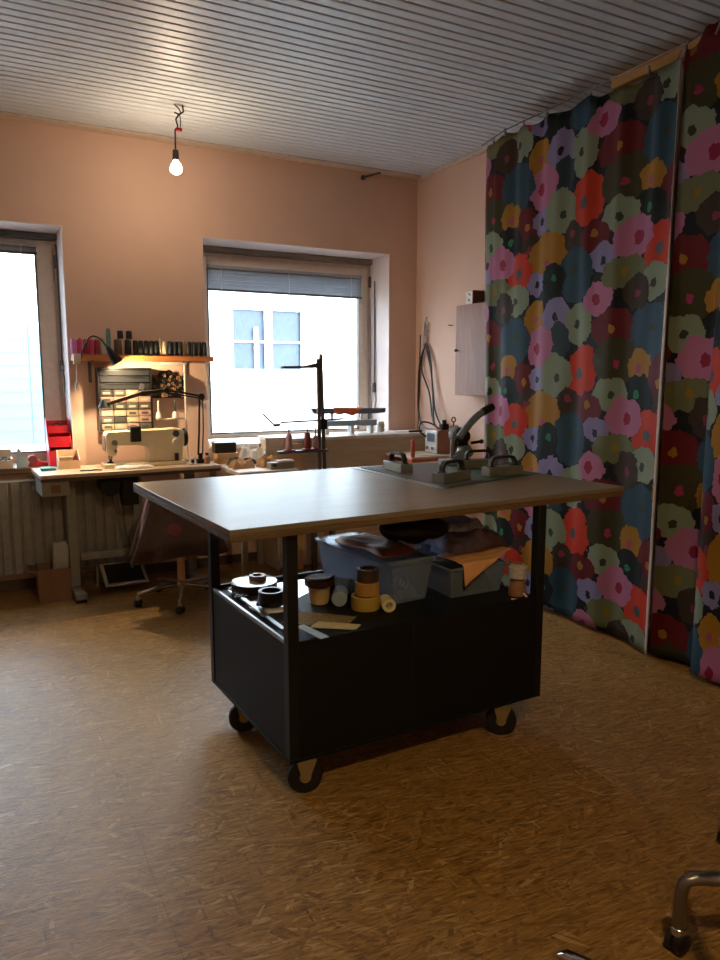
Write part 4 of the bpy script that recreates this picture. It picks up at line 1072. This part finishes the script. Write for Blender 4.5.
# tangle of trims on the wall
b = MB(); rr = random.Random(12)
for k in range(46):
    a = rr.random(); cx_ = 1.150 + .18 * rr.random(); cz_ = 1.265 + .165 * (1 - abs(rr.random() - rr.random())) * (.55 + .45 * math.sin(PI * (cx_ - 1.10) / .24))
    b.ring((cx_, 5.225 - rr.random() * .05, cz_), .028 + .012 * rr.random(), .017 + .01 * rr.random(), .009, 12, 'Y', Matrix.Rotation(rr.uniform(-.6, .6), 3, 'X') @ Matrix.Rotation(rr.uniform(-.6, .6), 3, 'Z'))
b.box((1.12, 5.235, 1.26), (1.33, 5.25, 1.42))
o = solo('bobbin_rings', b, M['black_plastic'], 'dark cluster of hanging rings and trims right of the drawer rack', 'trims'); o['kind'] = 'stuff'
b = MB()
for k in range(30):
    b.ring((1.125 + .2 * rr.random(), 5.168, 1.27 + .15 * rr.random()), .010, .005, .006, 8, 'Y')
o = solo('loose_clips', b, M['card'], 'brown loose clips hooked over the dark ring cluster', 'clips'); o['kind'] = 'stuff'
# thread stand behind the machine
ts = thing('thread_stand', 'pale metal thread stand with two arms standing behind the sewing machine', 'thread stand', (1.335, 5.12, DZ))
build('base', MB().cyl((1.325, 5.10, DZ + .0005), .035, .012, 20), M['steel'], ts)
build('pole', MB().tube([(1.325, 5.10, DZ + .01), (1.325, 5.10, 1.50)], .008, 10), M['white_trim'], ts)
build('top_arm', MB().box((1.165, 5.092, 1.487), (1.34, 5.108, 1.505)), M['white_board'], ts, bevel=.003)
build('lower_arm', MB().tube([(1.325, 5.10, 1.12), (1.12, 5.09, 1.118)], .006, 8), M['white_trim'], ts)
cg = 'white cones on the thread stand'
for xx, lab in ((1.133, 'white thread cone on the left pin of the pale thread stand'), (1.247, 'white thread cone on the right pin of the pale thread stand')):
    t = thing('thread_cone', lab, 'thread', (xx, 5.09, 1.125), group=cg)
    build('thread', MB().lathe([(.02, .002), (.018, .03), (.009, .045)], (xx, 5.09, 1.1245), 16), M['thread_white'], t)
    build('tube', MB().lathe([(.007, .045), (.007, .11), (.004, .125)], (xx, 5.09, 1.1245), 10), M['white_board'] if xx < 1.2 else M['dark_steel'], t)

# swing-arm lamp
sl = thing('swing_arm_lamp', 'black swing arm lamp reaching over the sewing machine from the desk end', 'lamp', (1.37, 4.93, DZ))
build('clamp', MB().box((1.345, 4.90, DZ + .0005), (1.395, 4.95, DZ + .03)).cyl((1.37, 4.925, DZ + .03), .016, .04, 14), M['black_metal'], sl, bevel=.003)
build('lower_arm', MB().tube([(1.355, 4.925, DZ + .06), (1.367, 4.925, 1.05), (1.375, 4.925, 1.27)], .007, 8).tube([(1.385, 4.925, DZ + .06), (1.395, 4.925, 1.05), (1.398, 4.925, 1.27)], .005, 8), M['black_metal'], sl)
build('joint', MB().cyl((1.385, 4.905, 1.275), .022, .04, 16, 'Y').cyl((1.15, 4.905, 1.318), .018, .04, 16, 'Y').cyl((.99, 4.905, 1.30), .014, .04, 16, 'Y'), M['black_plastic'], sl)
build('upper_arm', MB().tube([(1.385, 4.925, 1.28), (1.15, 4.925, 1.322)], .007, 8).tube([(1.385, 4.925, 1.264), (1.15, 4.925, 1.304)], .005, 8), M['black_metal'], sl)
build('head_arm', MB().prism([(.99, 1.315), (1.15, 1.33), (1.15, 1.305), (.99, 1.285)], 4.91, 4.94, 'XZ'), M['black_plastic'], sl, bevel=.004)
build('bar', MB().prism([(.77, 1.245), (.99, 1.315), (.99, 1.288), (.78, 1.225)], 4.905, 4.945, 'XZ'), M['dark_wood'], sl, bevel=.003)
vs = MB(); vv = []; ff = []
for (r_, z_) in [(.010, .03), (.016, .02), (.040, -.022), (.038, -.022), (.014, .016)]:
    for k in range(20):
        a = 2 * PI * k / 20; vv.append((.752 + r_ * math.cos(a), 4.925 + r_ * math.sin(a), 1.235 + z_))
for i in range(4):
    for k in range(20):
        k2 = (k + 1) % 20; ff.append((i * 20 + k, i * 20 + k2, (i + 1) * 20 + k2, (i + 1) * 20 + k))
vs._add(vv, ff)
build('shade', vs, M['black_metal'], sl)
build('bulb', MB().sphere((.752, 4.925, 1.232), .012, 12), M['lamp_bulb'], sl)
build('tag', MB().box((.975, 4.903, 1.325), (1.005, 4.906, 1.365), rot=Matrix.Rotation(R(15), 3, 'Y')), M['white_paper'], sl)

# ------------------------------------------------------------------ desk chair with coat
ch = thing('desk_chair', 'chrome star base swivel chair pushed under the sewing desk', 'chair', (1.106, 4.50, 0))
HX, HY = 1.106, 4.50
build('column', MB().cyl((HX, HY, .10), .024, .33, 18), M['light_wood'], ch, bevel=.003)
build('hub', MB().cyl((HX, HY, .085), .036, .05, 18), M['chrome'], ch, bevel=.006)
def star(HX, HY, L, angs, z, root, m, wr=.024):
    for a in angs:
        ex_, ey_ = HX + L * math.cos(a), HY + L * math.sin(a)
        g = build('leg', MB().tube([(HX, HY, z + .02), (HX + .5 * L * math.cos(a), HY + .5 * L * math.sin(a), z + .012), (ex_, ey_, z - .01), (ex_, ey_, z - .035)], [.016, .014, .012, .009], 12), m, root)
        rot = Matrix.Rotation(a + 1.0, 3, 'Z')
        w_ = build('caster', MB().lathe([(wr * .6, -.022), (wr, -.018), (wr, -.004), (wr * .8, 0), (wr, .004), (wr, .018), (wr * .6, .022)], (ex_, ey_, wr + .0005), 20, 'Y', rot), M['rubber'], g)
        build('cover', MB().box((ex_ - .014, ey_ - .014, wr * 1.6), (ex_ + .014, ey_ + .014, wr * 1.6 + .026), a), m, w_, bevel=.005)
star(HX, HY, .275, [R(181.5 + 72 * k) for k in range(5)], .09, ch, M['chrome'])
build('seat', MB().lathe([(.14, 0), (.20, .008), (.21, .03), (.19, .05), (.10, .055)], (HX, HY, .43), 32), M['charcoal'], ch)
build('back_post', MB().tube([(HX - .0, HY - .10, .44), (HX - .0, HY - .15, .50), (HX - .0, HY - .155, .70)], .012, 10), M['chrome'], ch)
build('backrest', MB().box((HX - .16, HY - .17, .56), (HX + .16, HY - .14, .735)), M['charcoal'], ch, bevel=.012)
def coat(u, v):
    a = 2 * PI * u
    # v: 0 top to 1 hem
    cx_ = HX - .035 - .02 * v; cy_ = HY - .155 - .01 * v
    hw = .16 + .11 * v ** .8; ht = .045 + .07 * v
    fold = 1 + (.10 + .05 * v) * math.sin(7 * a + 2 * v) * v
    x = cx_ + hw * fold * (abs(math.cos(a)) ** .8) * (1 if math.cos(a) >= 0 else -1)
    y = cy_ + ht * fold * math.sin(a)
    z = .775 - .44 * v - .03 * (1 - v) * abs(math.cos(a)) + .015 * math.sin(3 * a) * v
    return (x, y, z)
b = MB(); b.grid(coat, 64, 26, True); b.f.append(tuple(range(63, -1, -1)))
ct = thing('coat', 'maroon coat draped over the back of the desk chair', 'coat', (HX - .05, HY - .155, .26))
build('cloth', b, M['maroon'], ct, smooth=70, solid=.004)
def lining(u, v):
    p = Vector(coat(.5 + .035 * (u - .3), v)); return (p.x - .008, p.y - .006, p.z)
b = MB(); b.grid(lining, 5, 26); build('lining', b, M['pink_lining'], ct, smooth=70, solid=.003, recalc=False)
q = Vector(coat(.75 - .02, .62))
build('rosette', MB().lathe([(.040, 0), (.042, .008), (.030, .012), (.030, .016), (.018, .018), (.012, .022)], (q.x, q.y + .006, q.z), 20, 'Y', Matrix.Rotation(PI, 3, 'Z')), M['thread_red'], ct)

# ------------------------------------------------------------------ counter and clutter below the right window
co = thing('window_counter', 'white counter board with pale plywood front below the right window', 'counter', (2.55, 5.05, 0))
build('top_board', MB().prism([(1.90, 4.84), (3.305, 4.90), (3.305, 5.24), (1.90, 5.24)], .945, .97), M['white_board'], co, bevel=.003)
build('front_panel', MB().prism([(1.93, 4.87), (3.29, 4.925), (3.29, 4.945), (1.93, 4.89)], .02, .944), M['panel_wood'], co)
build('end_panel', MB().prism([(1.915, 4.895), (1.93, 4.89), (1.93, 5.23), (1.915, 5.23)], 0, .944), M['panel_wood'], co)
LT = .80
# leaning boards under the thread stand
solo('leaning_board', MB().prism([(1.80, LT + .001), (1.80, .985), (1.96, .985), (1.96, LT + .001)], 4.80, 4.812, 'XZ'), M['panel_wood'], 'pale plywood board leaning at the left end of the window counter', 'board')
solo('leaning_board', MB().prism([(1.93, .02), (1.94, .94), (2.06, .94), (2.06, .02)], 4.77, 4.782, 'XZ'), M['light_wood'], 'light wooden board standing behind the thread stand', 'board')
# low table with clutter
LT = .80
lt = thing('side_table', 'low table with papers between sewing desk and window counter', 'table', (1.66, 4.75, 0))
build('table_top', MB().box((1.49, 4.45, LT - .03), (1.90, 5.18, LT)), M['white_board'], lt, bevel=.004)
for (xx, yy) in ((1.52, 4.48), (1.87, 4.48), (1.52, 5.15), (1.87, 5.15)): build('leg', MB().box((xx - .018, yy - .018, 0), (xx + .018, yy + .018, LT - .0305)), M['desk_metal'], lt)
solo('wooden_block', MB().box((1.50, 4.97, LT + .0005), (1.66, 5.06, LT + .075)), M['light_wood'], 'pale wooden block box under the black case by the window', 'block', bevel=.004)
solo('black_case', MB().box((1.49, 4.975, LT + .076), (1.645, 5.06, LT + .15)), M['black_plastic'], 'black case lying on the pale wooden block by the window', 'case', bevel=.006)
solo('paper_sheet', MB().prism([(1.50, 4.46), (1.66, 4.455), (1.68, 4.60), (1.52, 4.62)], LT + .0005, LT + .002), M['white_paper'], 'white paper lying on the low table beside the sewing desk', 'paper')
solo('kraft_paper', cloth_lump(1.52, 1.67, 4.63, 4.78, LT + .0005, .05, 31, .5), M['kraft'], 'crumpled kraft paper lump left of its pair on the low table', 'paper', smooth=50)
solo('kraft_paper', cloth_lump(1.71, 1.83, 4.64, 4.77, LT + .0005, .07, 32, .4), M['kraft'], 'crumpled kraft paper lump right of its pair on the low table', 'paper', smooth=50)
solo('crumpled_fabric', cloth_lump(1.70, 1.87, 4.955, 5.10, LT + .0005, .10, 33, .5), M['white_paper'], 'white crumpled fabric on the low table below the window', 'fabric', smooth=50)
solo('dark_fabric', cloth_lump(1.55, 1.74, 4.83, 4.92, LT + .0005, .045, 34, .4), M['charcoal'], 'dark fabric strip between the white fabric and the kraft paper', 'fabric', smooth=50)
g = thing('thread_cone', 'white thread cone standing among the crumpled fabric by the window', 'thread', (1.80, 4.88, LT))
build('thread', MB().lathe([(.024, .001), (.022, .11), (.014, .12)], (1.785, 4.875, LT + .0), 16), M['thread_white'], g)
build('core', MB().cyl((1.785, 4.875, LT + .12), .007, .02, 10), M['card'], g)
pt_ = thing('parts_box', 'grey box of small parts at the front of the low table', 'box', (1.83, 4.55, LT))
build('box', MB().box((1.72, 4.50, LT + .0005), (1.89, 4.58, LT + .045)), M['desk_metal'], pt_, bevel=.004)
build('lid', MB().box((1.78, 4.498, LT + .046), (1.892, 4.583, LT + .056)), M['white_board'], pt_, bevel=.003)
build('clasp', MB().box((1.735, 4.494, LT + .02), (1.76, 4.4995, LT + .035)), M['black_plastic'], pt_)
# overlock thread stand
YS = 4.58
os_ = thing('overlock_thread_stand', 'grey steel twin pole thread stand in front of the right window', 'thread stand', (2.13, YS, LT - .1))
build('foot', MB().box((2.03, YS - .06, .755), (2.24, YS + .06, .77)), M['stand_grey'], os_)
build('leg', MB().box((2.05, YS - .02, 0), (2.08, YS + .02, .7545)).box((2.19, YS - .02, 0), (2.22, YS + .02, .7545)), M['stand_grey'], os_)
build('pole', MB().tube([(2.112, YS, .77), (2.105, YS, 1.53)], .013, 12), M['stand_grey'], os_)
build('pole', MB().tube([(2.150, YS, .77), (2.135, YS, 1.20), (2.125, YS, 1.56)], .013, 12), M['stand_grey'], os_)
build('top_arm', MB().prism([(1.84, 1.462), (2.12, 1.468), (2.135, 1.53), (2.11, 1.505), (2.0, 1.482), (1.84, 1.478)], YS - .02, YS + .02, 'XZ'), M['stand_grey'], os_)
build('tip', MB().tube([(2.122, YS, 1.55), (2.128, YS, 1.59), (2.134, YS, 1.60)], .004, 8), M['steel'], os_)
build('collar', MB().box((2.115, YS - .018, 1.05), (2.165, YS + .018, 1.12)), M['black_metal'], os_, bevel=.004)
build('guide_wire', MB().tube([(2.30, YS + .01, 1.118), (2.14, YS, 1.112), (1.83, YS, 1.105), (1.82, YS, 1.09), (1.785, YS, 1.085), (1.70, YS, 1.165)], .007, 8), M['stand_grey'], os_)
build('clip', MB().box((1.775, YS - .012, 1.077), (1.815, YS + .012, 1.098)), M['stand_grey'], os_)
build('spool_bar', MB().box((1.80, YS - .025, .895), (2.17, YS + .025, .912)), M['stand_grey'], os_, bevel=.003)
for xx in (1.885, 2.02, 2.083): build('pin', MB().tube([(xx, YS, .91), (xx, YS, 1.075)], .005, 8), M['stand_grey'], os_)
for xx, m_, lab, s in ((1.885, M['thread_lilac'], 'dusty rose thread cone on the left pin of the twin pole stand', 1), (2.02, M['thread_red'], 'wine red thread cone on the middle pin of the twin pole stand', 1.05), (2.083, M['thread_lilac'], 'dusty rose thread cone nearest the poles of the twin pole stand', .85)):
    t = thing('thread_cone', lab, 'thread', (xx, YS, .9125), group='cones on the twin pole stand')
    build('thread', MB().lathe([(.022 * s, .012), (.024 * s, .02), (.020 * s, .10 * s), (.014 * s, .112 * s)], (xx, YS, .9125), 18), m_, t)
    build('base', MB().lathe([(.040 * s, 0), (.038 * s, .006), (.02 * s, .012)], (xx, YS, .9125), 18), M['thread_red'], t)

# things on the counter
lv = thing('spirit_level', 'slate blue spirit level lying across supports on the window counter', 'level', (2.6, 5.12, 1.03))
build('bar', MB().prism([(2.28, 1.172), (2.93, 1.163), (2.92, 1.128), (2.84, 1.122), (2.30, 1.128)], 5.08, 5.12, 'XZ'), M['level'], lv, bevel=.003)
lr_ = thing('rail_box', 'pale low rail box under the spirit level on the window counter', 'box', (2.6, 5.1, .97))
build('body', MB().box((2.36, 5.05, 1.03), (2.83, 5.13, 1.075)), M['pale_blue'], lr_, bevel=.004)
for xx in (2.40, 2.62, 2.79): build('foot', MB().box((xx - .015, 5.06, .9705), (xx + .015, 5.12, 1.0295)), M['white_board'], lr_)
build('upright', MB().box((2.46, 5.12, 1.0755), (2.48, 5.13, 1.13)).box((2.72, 5.12, 1.0755), (2.74, 5.13, 1.13)), M['white_board'], lr_)
rg_ = MB()
rg_.grid(lambda u, v: (2.46 + .24 * u, 5.075 - .012 * math.sin(PI * v), 1.176 - .006 * u - (.03 + .028 * math.sin(PI * u) + .01 * math.sin(11 * u)) * v), 24, 8)
solo('red_cloth', rg_, M['brick_red'], 'orange red cloth hanging over the middle of the spirit level', 'cloth', solid=.004, smooth=60, recalc=False)
solo('white_jar', MB().lathe([(.03, .0005), (.034, .01), (.034, .07), (.025, .085)], (2.90, 5.12, .97), 20), M['white_board'], 'white jar at the right end of the pale rail box', 'jar')
solo('paper_sheet', MB().prism([(2.98, 5.0), (3.13, 4.99), (3.14, 5.09), (3.0, 5.10)], .9705, .978), M['white_paper'], 'white papers stacked on the counter close to the corner', 'paper')
solo('black_marker', MB().cyl((3.07, 4.955, .979), .008, .12, 12, 'X'), M['black_plastic'], 'black marker lying on the counter near the corner', 'marker')

# ------------------------------------------------------------------ red bench with controller
rb = thing('red_bench', 'coral red bench with pale top board in the corner behind the work table', 'bench', (3.03, 4.7, 0))
build('top', MB().box((2.80, 4.475, .812), (3.305, 4.86, .830)), M['panel_wood'], rb, bevel=.003)
build('apron', MB().box((2.80, 4.48, .735), (3.305, 4.50, .8115)).box((2.80, 4.84, .735), (3.305, 4.858, .8115)), M['red_paint'], rb)
for xx, yy in ((2.82, 4.52), (3.28, 4.52), (2.82, 4.82), (3.28, 4.82)): build('leg', MB().box((xx - .02, yy - .0195, 0), (xx + .02, yy + .0195, .8115)), M['red_paint'], rb)
build('post', MB().box((2.801, 4.478, .8305), (2.826, 4.50, .955)), M['red_paint'], rb, bevel=.002)
solo('folding_rule', MB().cbox((2.97, 4.53, .8335), (.24, .02, .005), R(-4)), M['white_board'], 'pale ruler lying on the red bench left of the steel box', 'ruler')
cx_ = thing('welding_unit', 'brown steel control box with silver front and cables on the red bench', 'control box', (3.19, 4.65, .8305))
crz = R(-3); cp = (3.19, 4.65, .86)
def rbx(a, b_): return MB().box(a, b_, crz, cp)
build('case', rbx((3.09, 4.56, .8305), (3.295, 4.745, 1.01)), M['zinc_box'], cx_, bevel=.005)
fp = build('front_plate', rbx((3.081, 4.565, .836), (3.0895, 4.74, 1.004)), M['silver_disc'], cx_, bevel=.002)
for (yy, zz) in ((4.61, .872), (4.69, .872)):
    b = MB().cyl((3.067, yy, zz), .014, .014, 16, 'X'); b.v = [tuple(Vector(cp) + Matrix.Rotation(crz, 3, 'Z') @ (Vector(v) - Vector(cp))) for v in b.v]
    build('knob', b, M['chrome'], fp)
build('display', rbx((3.078, 4.60, .92), (3.0808, 4.705, .985)), M['level'], fp)
b = MB()
c_ = lambda *p_: b.tube(lerp_path(p_, 8), .007, 8)
HK = (3.285, 5.06, 1.66)
c_((3.13, 4.70, 1.008), (3.15, 4.88, 1.03), (3.22, 5.05, 1.12), (3.285, 5.165, 1.27), (3.285, 5.15, 1.50), HK, (3.28, 4.98, 1.55), (3.27, 4.93, 1.3), (3.22, 4.82, 1.04), (3.20, 4.70, 1.008))
build('cable', b, M['black_plastic'], cx_)
b = MB(); c_((3.16, 4.68, 1.008), (3.19, 4.78, 1.05), (3.25, 4.90, 1.1), (3.28, 4.99, 1.28), (3.285, 5.12, 1.48), (3.285, 5.08, 1.64), HK, (3.275, 4.96, 1.45), (3.25, 4.86, 1.15), (3.22, 4.70, 1.008))
build('cable', b, M['black_plastic'], cx_)
b = MB(); c_((3.09, 4.73, .95), (3.04, 4.76, 1.0), (3.08, 4.79, 1.06), (3.15, 4.76, 1.05), (3.19, 4.70, 1.008))
build('cable', b, M['black_plastic'], cx_)
b = MB()
for k in range(9):
    z = 1.67 + k * .021
    b.ring((3.29, 5.06 + .01 * math.sin(k * 2.1), z), .016, .011, .005, 12, 'X' if k % 2 else 'Y')
b.tube([(3.309, 5.075, 1.885), (3.29, 5.07, 1.88), (3.29, 5.065, 1.86)], .005, 8).tube([(3.29, 5.10, 1.66), (3.30, 5.10, 1.86)], .003, 6)
solo('hanging_chain', b, M['steel'], 'bunch of silver wire chain hanging from a hook by the corner', 'chain')
solo('wall_cable', MB().tube([(3.303, 5.17, 1.75), (3.302, 5.18, 1.3), (3.303, 5.19, .98)], .005, 8), M['gasket'], 'thin dark cable running down the wall in the corner', 'cable')
# clamp tool on the controller
ck = thing('clamp_head', 'black and steel clamp tool lying on the brown control box', 'tool', (3.19, 4.61, 1.0105))
build('body', MB().box((3.14, 4.59, 1.0105), (3.20, 4.64, 1.055)).cyl((3.17, 4.61, 1.055), .018, .03, 14), M['black_metal'], ck, bevel=.005)
build('screw', MB().tube([(3.20, 4.61, 1.03), (3.29, 4.60, 1.035)], .009, 10), M['steel'], ck)
build('ring', MB().ring((3.25, 4.60, 1.085), .022, .014, .006, 16, 'Y').tube([(3.25, 4.603, 1.04), (3.25, 4.603, 1.066)], .005, 8), M['black_metal'], ck)

# ------------------------------------------------------------------ wall cabinet
wc = thing('wall_cabinet', 'small wooden cabinet on the right wall beside the curtain', 'cabinet', (3.21, 4.25, 1.27))
build('body', MB().box((3.199, 4.02, 1.28), (3.31, 4.495, 1.918)), M['door_wood'], wc, bevel=.003)
dr_ = build('door', MB().box((3.183, 4.015, 1.275), (3.1985, 4.50, 1.923)), M['door_wood'], wc, bevel=.003)
build('knob', MB().lathe([(.006, 0), (.006, -.012), (.011, -.016), (.009, -.024)], (3.183, 4.475, 1.60), 14, 'X'), M['black_metal'], dr_)
sb = thing('small_carton', 'small brown carton with white printed end on top of the wall cabinet', 'box', (3.25, 4.37, 1.9235))
build('body', MB().box((3.2, 4.325, 1.9235), (3.305, 4.41, 2.02)), M['lilac_box'], sb, bevel=.002)
lb_ = build('end_label', MB().box((3.1985, 4.328, 1.926), (3.1999, 4.407, 2.017)), M['white_paper'], sb)
build('print', MB().prism([(4.35, 1.94), (4.375, 1.95), (4.38, 1.965), (4.36, 1.96)], 3.1978, 3.1984, 'YZ').prism([(4.345, 1.98), (4.365, 1.985), (4.385, 2.01), (4.36, 2.0)], 3.1978, 3.1984, 'YZ'), M['level'], lb_)
solo('wall_nail', MB().tube([(3.309, 4.72, 1.80), (3.265, 4.715, 1.802)], .004, 6), M['dark_steel'], 'nail sticking out of the wall left of the small cabinet', 'nail')

# ------------------------------------------------------------------ foreground chair bases
fc = thing('swivel_chair', 'swivel chair with grey steel leg and caster at the right picture edge', 'chair', (1.84, .84, 0))
AX, AY = 1.84, .84
build('column', MB().cyl((AX, AY, .12), .026, .32, 18), M['dark_steel'], fc)
build('hub', MB().cyl((AX, AY, .14), .045, .07, 20), M['chrome'], fc, bevel=.008)
build('seat', MB().lathe([(.16, 0), (.21, .01), (.22, .04), (.20, .065), (.1, .07)], (AX, AY, .44), 32), M['charcoal'], fc)
build('backrest', MB().box((AX + .16, AY - .18, .60), (AX + .20, AY + .18, .90)).box((AX + .17, AY - .02, .46), (AX + .19, AY + .02, .60)), M['charcoal'], fc, bevel=.012)
for k in range(5):
    a = R(149.5 + 72 * k); L = .45
    ex_, ey_ = AX + L * math.cos(a), AY + L * math.sin(a)
    dxy = Vector((math.cos(a), math.sin(a), 0))
    pts = lerp_path([(ex_, ey_, .066), (ex_, ey_, .12), Vector((ex_, ey_, .172)) - dxy * .004, Vector((ex_, ey_, .193)) - dxy * .025, Vector((ex_, ey_, .194)) - dxy * .10, Vector((AX, AY, .19)) + dxy * .05], 5)
    lg = build('leg', MB().tube(pts, .0155, 14), M['steel'], fc)
    side = Vector((-dxy.y, dxy.x, 0))
    p0_ = Vector((ex_, ey_, .205)) - dxy * .01; p1_ = Vector((AX, AY, .175)) + dxy * .05
    build('brace', MB().tube([p0_, p1_ + side * -.05], [.010, .012], 10), M['chrome'], lg)
    cs_ = build('caster', MB().lathe([(.013, -.024), (.026, -.020), (.027, -.005), (.020, 0), (.027, .005), (.026, .020), (.013, .024)], (ex_, ey_, .0275), 20, 'Y', Matrix.Rotation(a + .6, 3, 'Z')), M['black_plastic'], lg)
    build('stem', MB().lathe([(.014, .045), (.019, .05), (.019, .066), (.0165, .068)], (ex_, ey_, 0), 18), M['chrome'], cs_)
st = thing('rolling_stand', 'chrome foot of a stand poking in at the bottom picture edge', 'stand', (1.25, .72, 0))
BX, BY = 1.25, .72
build('pole', MB().cyl((BX, BY, .08), .014, 1.0, 14), M['chrome'], st)
build('hub', MB().cyl((BX, BY, .05), .035, .06, 18), M['chrome'], st, bevel=.006)
for a in (112, 202, 292, 22):
    a = R(a); L = .415; d_ = Vector((math.cos(a), math.sin(a), 0)); o_ = Vector((BX, BY, 0))
    g = build('leg', MB().tube([o_ + Vector((0, 0, .135)), o_ + d_ * L * .5 + Vector((0, 0, .128)), o_ + d_ * (L - .02) + Vector((0, 0, .112)), o_ + d_ * L + Vector((0, 0, .104))], [.019, .018, .017, .008], 14), M['chrome'], st)
    q = o_ + d_ * (L - .03)
    build('caster', MB().lathe([(.02, -.016), (.044, -.013), (.044, .013), (.02, .016)], (q.x, q.y, .0445), 22, 'Y', Matrix.Rotation(a, 3, 'Z')), M['rubber'], g)

# ------------------------------------------------------------------ light
def portal(x0, x1, z0, z1, y):
    L = bpy.data.lights.new('window_portal', 'AREA'); L.shape = 'RECTANGLE'; L.size = x1 - x0; L.size_y = z1 - z0
    L.cycles.is_portal = True
    o = bpy.data.objects.new('window_portal', L); COL.objects.link(o)
    o.location = ((x0 + x1) / 2, y, (z0 + z1) / 2); o.rotation_euler = (R(-90), 0, 0)
portal(W1[0], W1[1], W1[2], W1[3], 5.66); portal(W2[0], W2[1], W2[2], W2[3], 5.66)
w = bpy.data.worlds.new('World'); SC.world = w; w.use_nodes = True
nt = w.node_tree
bg = nt.nodes['Background']; bg.inputs['Color'].default_value = (.80, .90, 1.0, 1); bg.inputs['Strength'].default_value = 17.0
def lamp(name, loc, energy, col, r, spot=None, direction=None, blend=.5):
    L = bpy.data.lights.new(name, 'SPOT' if spot else 'POINT'); L.energy = energy; L.color = col; L.shadow_soft_size = r
    if spot: L.spot_size = spot; L.spot_blend = blend
    o = bpy.data.objects.new(name, L); COL.objects.link(o); o.location = loc
    if direction: o.rotation_euler = Vector(direction).to_track_quat('-Z', 'Y').to_euler()
    return o
lamp('gooseneck_light', tuple(c0 + ax * .106), 28, (1, .74, .42), .010)
lamp('swing_light', (.752, 4.925, 1.206), 8, (1, .74, .44), .015, R(150), (.15, .35, -1), .5)

# ------------------------------------------------------------------ camera
cam = bpy.data.cameras.new('camera'); co_ = bpy.data.objects.new('camera', cam); COL.objects.link(co_)
cam.sensor_fit = 'VERTICAL'; cam.sensor_height = 36; cam.lens = 730 / 960 * 36
cam.clip_start = .05
co_.location = (0, 0, 1.4); co_.rotation_euler = (R(90 - 7.95), 0, R(-27.93))
SC.camera = co_
vs_ = SC.view_settings
vs_.view_transform = 'Standard'; vs_.look = 'None'; vs_.gamma = 1; vs_.exposure = 0.25
vs_.use_curve_mapping = False
SC.display_settings.display_device = 'sRGB'
SC.cycles.max_bounces = 10; SC.cycles.diffuse_bounces = 6; SC.cycles.transparent_max_bounces = 12
SC.cycles.sample_clamp_indirect = 6
